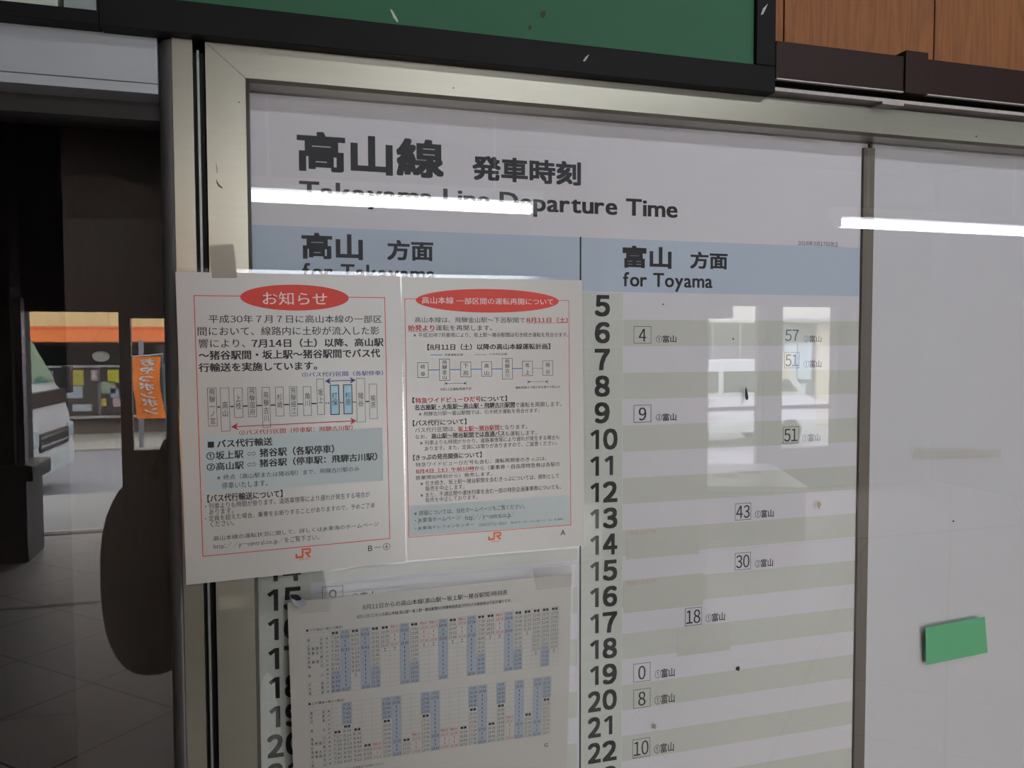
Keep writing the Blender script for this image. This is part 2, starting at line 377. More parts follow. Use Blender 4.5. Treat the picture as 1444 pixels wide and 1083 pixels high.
# ================================================================== TIMETABLE CASE
case = empty('timetable_case', (.9, 0, .82), 'long aluminium-framed glass display case holding the departure timetable', 'display case')
IX0, IX1, IZ0, IZ1 = -.0115, 1.87, .84, 1.8725
prof = [(0, 0.0), (0, -.031), (.003, -.035), (.0385, -.035), (.0385, .011), (0, .011)]     # (outwards, depth)
def rail(name, side):
    bm = bmesh.new(); rings = []
    for end in (0, 1):
        r = []
        for d_, y in prof:
            dd = d_ if side in 'tb' or True else d_
            g = .00025
            if side == 't': x = (IX0-dd+g) if end == 0 else (IX1+dd-g); z = IZ1+min(dd, .033)
            if side == 'b': x = (IX0-dd+g) if end == 0 else (IX1+dd-g); z = IZ0-dd
            if side == 'l': z = (IZ0-dd+g) if end == 0 else (IZ1+min(dd, .033)-g); x = IX0-dd
            if side == 'r': z = (IZ0-dd+g) if end == 0 else (IZ1+min(dd, .033)-g); x = IX1+dd
            r.append(bm.verts.new((x, y, z)))
        rings.append(r)
    a, b = rings; n = len(prof); bm.faces.new(a); bm.faces.new(list(reversed(b)))
    for i in range(n): bm.faces.new((a[i], a[(i+1) % n], b[(i+1) % n], b[i]))
    return fin(name, bm, ALU, case)
for s_, nm in (('t', 'frame_rail'), ('b', 'frame_rail'), ('l', 'frame_stile'), ('r', 'frame_stile')): rail(nm, s_)
box('backing_board', IX0-.003, IX1+.003, .0012, .010, IZ0-.003, IZ1+.003, mat('pale_backing_board', 'd4d3d7', .6, 0, .015, (3, 3, 3)), case)
box('divider_strip', .7185, .7345, -.0035, .0008, IZ0, 1.8665, mat('brown_grey_strip', '72695f', .45, .2, .08, (40, 3, 2)), case)
box('strip_end', .7275, .7305, -.0035, .0008, 1.8667, 1.8722, mat('dark_clip', '1f1d22', .5), case)
box('glass_pane', IX0, IX1, -.0075, -.0045, IZ0, IZ1, GLASS, case)

# ---- the big timetable sheet
T = Plane(0.0)
tt = empty('timetable_sheet', (.35, 0, .85), 'white departure timetable poster with pale blue header band behind glass', 'poster')
sheet('paper', T, -.0112, .845, .7175, 1.8722, .0009, PAPER, tt)
z_bt, z_bb = 1.7423, 1.6817
def zr(n): return EYE + .86*(-.1778+.0355*(12-n))
K = .00012
t_band = printer('blue_band', T, BAND, tt, K, label='pale blue header band'); t_band.rect(-.0112, z_bb, .7175, z_bt)
t_str = printer('row_stripes', T, STRIPE, tt, K)
t_hc = printer('hour_column', T, HOURC, tt, K)
xh0, xh1 = .3405, .3925; lx0, lx1 = -.0112, .0405
for n in range(6, 25, 2):
    t_str.rect(xh1+.0006, zr(n+1), .7175, zr(n)); t_str.rect(lx1+.0006, zr(n+1), .337, zr(n))
t_hc.rect(xh0, zr(24), xh1, zr(5)); t_hc.rect(lx0, zr(24), lx1, zr(5))
t_hl = printer('row_lines', T, HLINE, tt, K*1.6)
for n in range(5, 25):
    t_hl.rect(xh0, zr(n)-.0003, xh1, zr(n)+.0003); t_hl.rect(lx0, zr(n)-.0003, lx1, zr(n)+.0003)
t_hl.rect(xh1-.0003, zr(24), xh1+.0003, zr(5)); t_hl.rect(lx1-.0003, zr(24), lx1+.0003, zr(5))
t_bl = printer('column_rule', T, INK, tt, K*2); a, _ = T.ab(818.3, 600); t_bl.rect(a-.0010, .90, a+.0010, T.ab(818, 334)[1])
t_g = printer('charcoal_lettering', T, INKG, tt, K*2); t_k = printer('black_lettering', T, INK, tt, K*2.2)
def A(x, y): return (340+x/2.888, 120+y/2.888)
def B(x, y): return (820+x/2.707, 300+y/2.707)
def Cc(x, y): return (820+x/2.688, 680+y/2.688)
t_g.tpx('高山線', A(233, 190), A(820, 377), .034)
t_g.tpx('発車時刻', A(945, 288), A(1380, 408), .034)
t_k.tpx('Takayama Line Departure Time', (423, 255.5), (954.5, 307), .026)
t_g.tpx('高山', A(250, 603), A(492, 710), .033); t_g.tpx('方面', A(597, 632), A(780, 715), .031)
t_g.tpx('for Takayama', (427, 371), (613.5, 397.5), .022)
t_k.tpx('富山', B(160, 127), B(340, 212), .032); t_k.tpx('方面', B(417, 150), B(555, 215), .031)
t_k.tpx('for Toyama', B(160, 227), B(498, 287), .022)
t_k.tpx('2018年3月17日改正', B(826, 106), B(980, 131), 0)
_, d0 = T.ab(838.5, 455.2); _, d1 = T.ab(858.4, 482.9)
top_m = zr(6)-d0; dig_h = d0-d1
def one(x0, x1, z0, z1):
    sw = .0044; hh = z1-z0
    t_k.poly([(x1-sw, z0), (x1, z0), (x1, z1), (x1-sw, z1)]); t_k.poly([(x1-sw, z1), (x0, z1-hh*.19), (x0+.0026, z1-hh*.34), (x1-sw, z1-hh*.20)])
for n in range(5, 25):
    z1 = zr(n)-top_m; s_ = str(n)
    for off in (0, -.3555):
        if n < 10: t_k.text(s_, (.3590+off, z1-dig_h, .3755+off, z1), .036)
        else:
            if s_[0] == '1': one(.3525+off, .3635+off, z1-dig_h, z1)
            else: t_k.text(s_[0], (.3512+off, z1-dig_h, .3655+off, z1), .036)
            if s_[1] == '1': one(.3700+off, .3810+off, z1-dig_h, z1)
            else: t_k.text(s_[1], (.3695+off, z1-dig_h, .3855+off, z1), .036)
def entry(num, boxed, tl, br, tag, ttl, tbr, wb=.00035):
    a0, b1 = T.ab(*tl); a1, b0 = T.ab(*br)
    if boxed:
        t_k.frame(a0, b0, a1, b1, wb*1.6); w = a1-a0; h = b1-b0
        if len(num) == 1: t_k.text(num, (a0+w*.29, b0+h*.10, a1-w*.29, b1-h*.14), .014)
        else: t_k.text(num, (a0+w*.07, b0+h*.10, a1-w*.08, b1-h*.12), .012)
    else: t_k.text(num, (a0, b0, a1, b1), .012)
    if tag:
        a0, b1 = T.ab(*ttl); a1, b0 = T.ab(*tbr); xm = a0+(a1-a0)*.335
        h = b1-b0; t_k.text(tag[0], (a0, b0+h*.02, xm-.0008, b1-h*.06), 0); t_k.text(tag[1:], (xm, b0, a1, b1), .02)
entry('4', 1, B(200, 434), B(265, 498), '①富山', B(284, 468), B(361, 495))
entry('57', 0, B(778, 446), B(828, 490), '②富山', B(848, 468), B(915, 494))
entry('51', 1, B(775, 534), B(830, 592), '①富山', B(848, 563), B(915, 590))
entry('9', 1, B(200, 735), B(265, 798), '②富山', B(284, 767), B(361, 793))
entry('51', 1, B(770, 818), B(828, 878), '①富山', B(843, 845), B(910, 871))
entry('43', 1, Cc(583, 82), Cc(641, 140), '①富山', Cc(658, 107), Cc(727, 131))
entry('30', 1, Cc(582, 270), Cc(640, 328), '②富山', Cc(657, 294), Cc(725, 318))
entry('18', 1, Cc(393, 479), Cc(454, 538), '①富山', Cc(470, 500), Cc(543, 523))
entry('0', 1, Cc(197, 690), Cc(260, 750), '①富山', Cc(278, 711), Cc(352, 735))
entry('8', 1, Cc(197, 788), Cc(260, 849), '①富山', Cc(277, 809), Cc(352, 833))
entry('10', 1, Cc(194, 977), Cc(258, 1036), '①富山', Cc(275, 995), Cc(349, 1018))
entry('8', 1, (454.6, 828), (483.7, 857), '①高山', (496, 836), (530, 848))
# pale cover patches stuck on the sheet
tp = printer('faint_red_lettering', T, mat('faded_red_ink', 'cfa9a6', .6), tt, .0006)
for (tl, br, s_) in ((Cc(170, 182), Cc(445, 270), '特急ひだ7号'), (Cc(160, 372), Cc(460, 465), '特急ひだ11号'), (Cc(362, 552), Cc(565, 635), '')):
    a0, b1 = T.ab(*tl); a1, b0 = T.ab(*br); zc = (b0+b1)/2
    sheet('cover_patch', Plane(-.0004), a0, b0, a1, b1, .0002, PATCH, tt)
    if s_: tp.text(s_, (a0+.004, b1-.0065, a0+(a1-a0)*.40, b1-.0015), .01)
# ================================================================== NOTICES
def notice(name, px, border, y0, label, tilt, pm=None):
    """px: paper corners TL TR BL BR"""
    b1 = Plane(y0).ab(*px[0])[1]; pl = Warped(Plane(y0, b1, tilt), border)
    c = [pl.ab(*p) for p in px]; a0 = (c[0][0]+c[2][0])/2; a1 = (c[1][0]+c[3][0])/2; t = (c[0][1]+c[1][1])/2; b = (c[2][1]+c[3][1])/2
    e = empty(name, (a0, y0, b1), label, 'notice', 'laminated notices')
    sheet('paper', pl, a0, b, a1, t, .0003, pm or NPAPER, e)
    bm = bmesh.new(); m_ = .0018      # clear sealed margin of the laminate round the paper
    for (x0, x1, z0, z1) in ((a0-m_, a1+m_, t, t+.0035), (a0-m_, a1+m_, b-m_, b), (a0-m_, a0, b, t), (a1, a1+m_, b, t)):
        v = [bm.verts.new(pl.pt(x, z, hh)) for hh in (-.0001, -.0003) for x, z in ((x0, z0), (x1, z0), (x1, z1), (x0, z1))]
        bm.faces.new(v[:4]); bm.faces.new(v[7:3:-1])
        for k_ in range(4): bm.faces.new((v[k_], v[(k_+1) % 4], v[4+(k_+1) % 4], v[4+k_]))
    fin('laminate_rim', bm, FILM, e)
    return pl, e
def D1(x, y): return (240+x/4.165, 370+y/4.165)
def D2(x, y): return (240+x/4.165, 590+y/4.165)
def E1(x, y): return (560+x/5.156, 380+y/5.156)
def E2(x, y): return (560+x/4.511, 550+y/4.511)
def G(x, y): return (360+x/3.072, 780+y/3.072)
N1, n1 = notice('service_notice', [(246.5, 384.5), (564.5, 388), (263.5, 825.5), (571.5, 791.5)], [D1(140, 195), D1(1260, 207), D2(192, 810), D2(1290, 705)], -.0415, 'laminated notice overlapping the left frame, red oval title and thirteen-station strip map', .062)
N2, n2 = notice('service_notice', [(560.5, 391.5), (820, 394.5), (568, 788.6), (825, 771.7)], [E1(55, 213), E1(1247, 225), E2(75, 937), E2(1105, 858)], -.0395, 'laminated notice with wide red oval title and seven-station blue line map', .062)
N3, n3 = notice('service_notice', [G(138, 210), G(1345, 95), G(172, 1120), G(1372, 1010)], [G(217, 350), G(1307, 230), G(235, 925), G(1295, 773)], -.0118, 'laminated sheet of two small dense timetables with blue shaded columns', .05, mat('grey_notice_paper', 'b3b0a8', .35))
h = .0001
def ell(pr, cx, cy, rx, ry, f, n=48):
    c = f(cx, cy); a0, b0 = pr.pl.ab(*c); ra = pr.pl.ab(*f(cx+rx, cy))[0]-a0; la = a0-pr.pl.ab(*f(cx-rx, cy))[0]
    rb = abs(pr.pl.ab(*f(cx, cy-ry))[1]-pr.pl.ab(*f(cx, cy+ry))[1])/2
    r = (ra+la)/2; a0 += (ra-la)/2
    pr.poly([(a0+r*math.cos(2*math.pi*i/n), b0+rb*math.sin(2*math.pi*i/n)) for i in range(n)])
def mkpr(pl, e):
    return dict(bg=printer('panel_print', pl, NPANEL, e, h), r=printer('red_lettering', pl, RED, e, h*2), f=printer('red_print', pl, REDF, e, h*2), k=printer('black_lettering', pl, INK, e, h*2.5),
                b=printer('blue_print', pl, BLUEI, e, h*2), s=printer('light_blue_print', pl, SKYI, e, h*2), c=printer('blue_cell', pl, NCYAN, e, h), w=printer('white_box', pl, NPAPER, e, h*2.2),
                p=printer('pale_title_lettering', pl, PINK, e, h*3), o=printer('orange_mark', pl, ORANGE, e, h*2))
def D1(x, y): return (240+x/4.165, 370+y/4.165)
def D2(x, y): return (240+x/4.165, 590+y/4.165)
q = mkpr(N1, n1); k, r, f_ = q['k'], q['r'], q['f']
def border(pr, tl, br, w):
    a0, b1 = pr.pl.ab(*tl); a1, b0 = pr.pl.ab(*br); pr.frame(a0, b0, a1, b1, w); return a0, b0, a1, b1
border(f_, D1(140, 195), D2(1290, 705), .0007)
ell(f_, 730, 207, 319, 76, D1)
q['p'].tpx('お知らせ', D1(543, 172), D1(922, 252), .006)
def L(pr, t, f, x0, y0, x1, y1, w=0., vert=False): pr.tpx(t, f(x0, y0), f(x1, y1), w, vert)
L(k, '平成30年７月７日に高山本線の一部区', D1, 225, 308, 1243, 356, .006)
L(k, '間において、線路内に土砂が流入した影', D1, 160, 378, 1228, 425, .006)
L(k, '響により、', D1, 165, 450, 440, 500, .006)
L(k, '7月14日（土）以降、高山駅', D1, 478, 450, 1252, 493, .026)
L(k, '～猪谷駅間・坂上駅～猪谷駅間でバス代', D1, 168, 520, 1232, 557, .026)
L(k, '行輸送を実施しています。', D1, 168, 593, 862, 630, .026)
L(q['b'], '①バス代行区間（各駅停車）', D1, 775, 645, 1250, 663, .016)
def arrow(pr, f, p, q2, w, hd, fill=True):
    a = Vector(pr.pl.ab(*f(*p))); b = Vector(pr.pl.ab(*f(*q2))); d = (b-a).normalized(); n = Vector((-d.y, d.x))
    pr.line(a+d*hd*.5, b-d*hd*.5, w)
    for e, s2 in ((a, 1), (b, -1)):
        if fill: pr.poly([e, e+d*s2*hd+n*hd*.55, e+d*s2*hd*.7, e+d*s2*hd-n*hd*.55][::s2])
        else:
            pr.line(e, e+d*s2*hd+n*hd*.6, w); pr.line(e, e+d*s2*hd-n*hd*.6, w)
arrow(q['b'], D1, (908, 698), (1090, 692), .0008, .006)
arrow(r, D1, (357, 966), (1095, 930), .0008, .0065)
L(r, '②バス代行区間（停車駅：飛騨古川駅）', D1, 405, 985, 1072, 985, .016)
def dbl(pr, f, x0, y0, x1, y1, hh):
    P_ = [(x0, y0), (x0+14, y0-hh), (x0+14, y0-hh*.45), (x1-14, y1-hh*.45), (x1-14, y1-hh), (x1, y1), (x1-14, y1+hh), (x1-14, y1+hh*.45), (x0+14, y0+hh*.45), (x0+14, y0+hh)]
    Q_ = [pr.pl.ab(*f(*p)) for p in P_]
    for i in range(len(Q_)): pr.line(Q_[i], Q_[(i+1) % len(Q_)], .00035)
stn = [('飛騨一ノ宮', 218, 738, 277, 960, 745, 950), ('高山', 293, 738, 352, 990, 818, 905), ('上枝', 373, 738, 428, 910, 780, 862), ('飛騨国府', 455, 735, 508, 906, 740, 897), ('飛騨古川', 538, 735, 590, 968, 762, 935),
       ('杉崎', 617, 733, 668, 902, 772, 855), ('飛騨細江', 699, 730, 748, 900, 737, 890), ('角川', 780, 730, 830, 898, 767, 845), ('坂上', 860, 686, 907, 893, 742, 825), ('打保', 940, 722, 993, 892, 765, 840),
       ('杉原', 1017, 720, 1070, 888, 762, 840), ('猪谷', 1092, 682, 1147, 936, 765, 845), ('楡原', 1168, 715, 1217, 918, 778, 855)]
for i, (nm, x0, y0, x1, y1, ty0, ty1) in enumerate(stn):
    sl = -.034
    if i < len(stn)-1:
        nx = stn[i+1][1]; ya = 850-(x1-275)*.037
        if i in (8, 9, 10):
            for s2 in range(2): 
                xx = x1+(nx-x1)*(.3+.45*s2); a, b = N1.ab(*D1(xx, ya)); k.rect(a-.0006, b-.0006, a+.0006, b+.0006)
        else:
            k.line(N1.ab(*D1(x1, ya)), N1.ab(*D1(nx, ya-1)), .0012)
    a0, b1 = N1.ab(*D1(x0, y0)); a1, b0 = N1.ab(*D1(x1, y1))
    if i in (9, 10): q['c'].rect(a0, b0, a1, b1)
    k.frame(a0, b0, a1, b1, .0008 if i in (9, 10) else .0004)
    w = a1-a0; _, tb1 = N1.ab(*D1(x0, ty0)); _, tb0 = N1.ab(*D1(x1, ty1))
    k.text(nm, (a0+w*.17, tb0, a1-w*.17, tb1), .0, True)
a0, b1 = N1.ab(*D2(197, 102)); a1, b0 = N1.ab(*D2(1252, 365)); q['bg'].rect(a0, b0, a1, b1)
L(k, '■', D2, 220, 138, 258, 171, 0); L(k, 'バス代行輸送', D2, 275, 127, 600, 157, .026)
L(k, '①坂上駅', D2, 213, 197, 430, 233, .02); dbl(k, D2, 452, 209, 503, 206, 12); L(k, '猪谷駅（各駅停車）', D2, 525, 177, 962, 203, .026)
L(k, '②高山駅', D2, 215, 263, 432, 296, .02); dbl(k, D2, 452, 272, 505, 269, 12); L(k, '猪谷駅（停車駅：飛騨古川駅）', D2, 525, 240, 1215, 245, .026)
L(k, '※終点（高山駅または猪谷駅）まで、飛騨古川駅のみ', D2, 275, 333, 1110, 310)
L(k, '停車いたします。', D2, 303, 377, 572, 397)
L(k, '【バス代行輸送について】', D2, 218, 450, 660, 462, .024)
L(k, '・列車よりも時間が掛ります。道路事情等により遅れが発生する場合が', D2, 205, 500, 1173, 462)
L(k, 'あります。', D2, 228, 535, 372, 556)
L(k, '・定員を超えた場合、乗車をお断りすることがありますので、予めご了承', D2, 205, 573, 1203, 525)
L(k, 'ください。', D2, 235, 605, 375, 628)
L(k, '高山本線の運転状況に関して、詳しくはJR東海のホームページ', D2, 253, 692, 1225, 637)
L(k, 'http://jr-central.co.jp/をご覧下さい。', D2, 255, 735, 875, 712)
def jr(pr, f, x0, y0, x1, y1):
    """the two joined letters of the railway mark"""
    a0, b1 = pr.pl.ab(*f(x0, y0)); a1, b0 = pr.pl.ab(*f(x1, y1)); w = a1-a0; hh = b1-b0
    def poly(p): pr.poly([(a0+x*w, b0+y*hh) for x, y in p])
    poly([(.40, 1), (.52, 1), (.52, .12), (.40, .24)]); poly([(.0, .0), (.40, .0), (.52, .12), (.40, .24), (.12, .22)]); poly([(0, 0), (.12, .22), (.12, .5), (0, .5)])
    poly([(.40, 1), (.92, 1), (1, .88), (.92, .80), (.52, .80)]); poly([(.88, .88), (1, .88), (1, .5), (.88, .6)]); poly([(.60, .6), (.90, .6), (1, .5), (.9, .4), (.60, .4)]); poly([(.66, .4), (.82, .4), (1, 0), (.84, 0)])
jr(q['o'], D2, 735, 768, 828, 815); L(q['o'], 'JR東海', D2, 755, 823, 810, 831)
L(k, 'B－④', D2, 1162, 743, 1293, 770, 0)

q = mkpr(N2, n2); k, r, f_ = q['k'], q['r'], q['f']
def E1(x, y): return (560+x/5.156, 380+y/5.156)
def E2(x, y): return (560+x/4.511, 550+y/4.511)
border(f_, E1(55, 213), E2(1105, 858), .0006)
ell(f_, 655, 228, 520, 86, E1)
L(q['p'], '高山本線', E1, 180, 198, 410, 250, .012); L(q['p'], '一部区間の運転再開について', E1, 433, 205, 1135, 258, .012)
def ul(pr, f, x0, x1, y0, y1, w=.00035): pr.line(pr.pl.ab(*f(x0, y0)), pr.pl.ab(*f(x1, y1)), w)
L(k, '高山本線は、飛騨金山駅～下呂駅間で', E1, 128, 345, 930, 388); L(r, '8月11日（土）', E1, 940, 348, 1240, 387, .026); ul(r, E1, 940, 1245, 391, 388)
L(r, '始発より', E1, 80, 404, 270, 447, .026); ul(r, E1, 80, 270, 453, 451); L(k, '運転を再開します。', E1, 280, 404, 690, 445)
L(k, '※平成30年7月豪雨により、坂上駅～猪谷駅間は引き続き運転を見合せます。', E1, 118, 460, 1245, 490)
L(k, '【8月11日（土）以降の高山本線運転計画】', E1, 220, 543, 1112, 580, .024)
ul(q['s'], E1, 243, 328, 622, 622, .0008); L(k, '列車運転区間', E1, 345, 612, 478, 628)
for i in range(7): ul(r, E1, 570+i*12, 576+i*12, 619, 619, .0008)
L(k, 'バス代行区間', E1, 668, 608, 798, 624)
st2 = [('岐阜', 148, 678, 227, 785, 690, 775), ('飛騨金山', 306, 652, 383, 806, 662, 797), ('下呂', 460, 673, 537, 780, 685, 770), ('高山', 613, 671, 688, 776, 685, 768), ('飛騨古川', 763, 647, 838, 796, 655, 787), ('坂上', 910, 667, 984, 772, 680, 762), ('猪谷', 1057, 665, 1132, 769, 678, 760)]
for i, (nm, x0, y0, x1, y1, ty0, ty1) in enumerate(st2):
    a0, b1 = N2.ab(*E1(x0, y0)); a1, b0 = N2.ab(*E1(x1, y1)); k.frame(a0, b0, a1, b1, .0004); w = a1-a0
    _, tb1 = N2.ab(*E1(x0, ty0)); _, tb0 = N2.ab(*E1(x1, ty1)); 
    if len(nm) == 2:
        mid = (tb0+tb1)/2; g = (tb1-tb0)*.12; k.text(nm[0], (a0+w*.28, mid+g, a1-w*.28, tb1), 0); k.text(nm[1], (a0+w*.28, tb0, a1-w*.28, mid-g), 0)
    else: k.text(nm, (a0+w*.27, tb0, a1-w*.27, tb1), 0, True)
    if i < 6:
        nx = st2[i+1][1]; y = 731-(x1-227)*.0165
        if i < 5: ul(q['s'], E1, x1+2, nx-2, y, y-1, .0009)
        else:
            for s2 in range(6): ul(r, E1, x1+4+s2*12, x1+10+s2*12, y, y, .0008)
for (x0, x1, y) in ((348, 502, 829), (950, 1095, 817)):
    arrow(k, E1, (x0, y), (x1, y-2), .0003, .0025); 
    for xx in (x0, x1): k.line(N2.ab(*E1(xx, y-16)), N2.ab(*E1(xx, y+18)), .0003)
L(k, '8月11日運転再開予定', E1, 315, 861, 540, 877); L(k, '運転再開まで数か月を要する見込み', E1, 860, 850, 1185, 861)
L(k, '【', E2, 97, 48, 113, 82, .02); L(r, '特急ワイドビューひだ号', E2, 116, 50, 532, 73, .024); L(k, 'について】', E2, 537, 40, 698, 70, .024)
L(k, '名古屋駅・大阪駅～高山駅・飛騨古川駅間', E2, 112, 94, 748, 108, .024); ul(k, E2, 112, 748, 127, 111); L(k, 'で運転を再開します。', E2, 750, 80, 1045, 103)
L(k, '※飛騨古川駅～富山駅間では、引き続き運転を見合せます。', E2, 138, 138, 905, 142)
L(k, '【バス代行について】', E2, 100, 193, 440, 218, .024)
L(k, 'バス代行区間は、', E2, 113, 240, 370, 262); L(r, '坂上駅～猪谷駅間', E2, 387, 231, 650, 253, .024); ul(r, E2, 387, 650, 263, 256); L(k, 'となります。', E2, 655, 224, 828, 246)
L(k, 'なお、', E2, 115, 286, 190, 308); L(k, '高山駅～猪谷駅間では直通バス', E2, 218, 277, 683, 291, .024); ul(k, E2, 218, 683, 307, 294); L(k, 'も運転します。', E2, 687, 263, 888, 285)
L(k, '※列車よりも時間がかかり、道路事情等により遅れが発生する場合も', E2, 145, 322, 1032, 314)
L(k, 'あります。また、定員には限りがありますので、ご留意ください。', E2, 175, 358, 1020, 350)
L(k, '【きっぷの発売関係について】', E2, 102, 413, 537, 428, .024)
L(k, '特急ワイドビューひだ号も含む、運転再開後のきっぷは、', E2, 118, 462, 950, 448)
L(r, '8月4日（土）午前10時', E2, 120, 504, 490, 510, .024); ul(r, E2, 120, 490, 530, 516); L(k, 'から（乗車券・自由席特急券は各駅の', E2, 493, 483, 1035, 485)
L(k, '営業開始時刻から）発売します。', E2, 118, 545, 605, 545)
L(k, '※引き続き、坂上駅～猪谷駅間を含むきっぷについては、原則として', E2, 148, 580, 1030, 560)
L(k, '発売を中止します。', E2, 178, 613, 428, 630)
L(k, '※また、不通区間や運休列車を含む一部の特別企画乗車券についても、', E2, 148, 653, 1042, 630)
L(k, '発売を中止しております。', E2, 178, 686, 512, 695)
a0, b1 = N2.ab(*E2(85, 735)); a1, b0 = N2.ab(*E2(1098, 852)); q['bg'].rect(a0, b0, a1, b1)
L(k, '※詳細については、当社ホームページもご覧ください。', E2, 108, 770, 812, 753)
L(k, '・JR東海ホームページ', E2, 112, 815, 403, 830); L(k, 'http://jr-central.co.jp/', E2, 433, 797, 748, 805)
L(k, '・JR東海テレフォンセンター', E2, 112, 870, 487, 868); L(k, '(050)3772-3910', E2, 520, 850, 695, 855); L(k, '音声ガイダンスに沿って「2」を選択', E2, 722, 838, 1055, 826)
jr(q['o'], E2, 578, 907, 663, 950); L(q['o'], 'JR東海', E2, 597, 960, 648, 968)
L(k, 'A', E2, 1040, 890, 1070, 922, .01); L(k, '´', E2, 1087, 882, 1098, 893)

# third sheet: the two dense tables
q = mkpr(N3, n3); k = q['k']
q['sh'] = printer('shaded_columns', N3, SHADE, n3, h); q['g'] = printer('grid_lines', N3, GRID, n3, h*1.6)
def G(x, y): return (360+x/3.072, 780+y/3.072)
L(k, '8月11日からの高山本線(高山駅～坂上駅～猪谷駅間)時刻表', G, 465, 223, 1092, 180, .01)
L(k, '8月11日(土)からの高山本線(高山駅～坂上駅～猪谷駅間)の列車時刻表及び代行バス時刻表は下記の通りです。', G, 440, 268, 1110, 212, .01)
L(k, '■下り(高山→坂上→猪谷)', G, 220, 330, 378, 324, .01); L(k, '■上り(猪谷→坂上→高山)', G, 230, 648, 385, 640, .01)
L(k, 'G', G, 1252, 824, 1267, 838, .01)
rnd = random.Random(3)
def table(tl, br, cols, names, up):
    a0, b1 = N3.ab(*G(*tl)); a1, b0 = N3.ab(*G(*br)); W_ = a1-a0; H = b1-b0; NR = 14; rh = H/NR
    c0 = W_*.068; c1 = W_*.022; nc = len(cols); cw = (W_-c0-c1)/nc; g = q['g']; lw = .00018
    xs = [a0, a0+c0]+[a0+c0+c1+cw*i for i in range(nc+1)]
    for x in xs: g.rect(x-lw/2, b0, x+lw/2, b1)
    g.rect(a0, b1-lw, a1, b1); g.rect(a0, b0, a1, b0+lw)
    for i in range(1, NR):
        y = b1-rh*i; full = 8 <= i <= 10 if not up else 4 <= i <= 6
        g.rect(a0 if not full else a0+c0, y-lw/2, a1, y+lw/2)
    for i, nm in names:
        y1 = b1-rh*i-rh*.15; y0 = y1-rh*.7
        n = len(nm)
        for j2, ch in enumerate(nm):
            x = a0+c0*(.08+.84*(j2/(n-1) if n > 1 else 0))-c0*.15*(j2/(n-1) if n > 1 else 0)
            k.text(ch, (x, y0, x+c0*.15, y1), 0)
    for i in range(1, NR): k.text('〃' if i not in (1, 8, 9, 13) else ('発' if i in (1, 9) else '着'), (a0+c0+c1*.25, b1-rh*(i+1)+rh*.25, a0+c0+c1*.7, b1-rh*i-rh*.3), 0)
    hr = 6.5 if not up else 5.8
    for i, ty in enumerate(cols):
        x0 = a0+c0+c1+cw*i; x1 = x0+cw; hr += .68; tmin = int(hr*60)+rnd.randint(0, 20)
        def cell(row, t, pr, w=0):
            hh = rh*.60; y0 = b1-rh*(row+1)+rh*.2; m_ = .10 if len(t) >= 3 else (.18 if len(t) == 2 else .42)
            if t == '|':
                pr.rect(x0+cw*.47, y0+hh*.1, x0+cw*.53, y0+hh*.9); return
            pr.text(t, (x0+cw*m_, y0, x1-cw*m_, y0+hh), w)
        def tm(dt): return '%d:%02d' % ((tmin+dt)//60, (tmin+dt) % 60)
        kind, n = ty[0], int(ty[1:] or 0)
        if not up:
            if kind == 'f':
                cell(0, '普通', k, .03)
                for j2 in range(1, n+1): cell(j2, tm(j2*6), k)
                if n == 8 and len(ty) > 2: pass
                if n in (4, 9): cell(n+1, '=', k)
            if kind == 'F':
                q['sh'].rect(x0, b0, x1, b1-rh*9); cell(0, '普通', k, .03); cell(9, 'バス', k)
                for j2 in list(range(1, 9))+list(range(10, 14)): cell(j2, tm(j2*7), k)
            if kind == 'r':
                cell(0, '特急ひだ', q['r'], .01); cell(1, tm(0), q['r']); cell(2, '|', q['r']); cell(3, '|', q['r']); cell(4, tm(17), q['r']); cell(5, '=', k)
            if kind == 'b':
                q['sh'].rect(x0, b0, x1, b1); cell(0, 'バス', k)
                for j2 in range(1, 14): cell(j2, tm(j2*6) if j2 in (1, 4, 13) else '|', k)
        else:
            if kind == 'f':
                cell(n, '普通', k, .03)
                for j2 in range(n+1, 14): cell(j2, tm(j2*6), k)
            if kind == 'F':
                q['sh'].rect(x0, b1-rh*5, x1, b1); cell(0, 'バス', k); cell(5, '普通', k, .03)
                for j2 in [1, 2, 3, 4]+list(range(6, 14)): cell(j2, tm(j2*6), k)
            if kind == 'r':
                cell(n, '特急ひだ', q['r'], .01)
                for j2 in range(n+1, 14): cell(j2, tm(j2*4) if j2 in (n+1, 13) else '|', q['r'])
            if kind == 'b':
                q['sh'].rect(x0, b0, x1, b1); cell(0, 'バス', k)
                for j2 in range(1, 14): cell(j2, tm(j2*6) if j2 in (1, 10, 13) else '|', k)
nmd = [(1, '高山'), (2, '上枝'), (3, '飛騨国府'), (4, '飛騨古川'), (5, '杉崎'), (6, '飛騨細江'), (7, '角川'), (9, '坂上'), (11, '打保'), (12, '杉原'), (13, '猪谷')]
nmu = [(1, '猪谷'), (2, '杉原'), (3, '打保'), (5, '坂上'), (7, '角川'), (8, '飛騨細江'), (9, '杉崎'), (10, '飛騨古川'), (11, '飛騨国府'), (12, '上枝'), (13, '高山')]
table((217, 350), (1311, 483), 'F b f9 b F f4 r b F r r b f4 r b F f4 r b F f4 f9 F f9'.split(), nmd, False)
table((230, 667), (1277, 783), 'f6 F f6 f10 r10 F b f10 r9 F b r9 r9 f9 F b f9 F r8 b f8 b F'.split(), nmu, True)
L(k, '※印の列車は休日運休です。詳しくは係員までお尋ねください。', G, 245, 950, 560, 915)

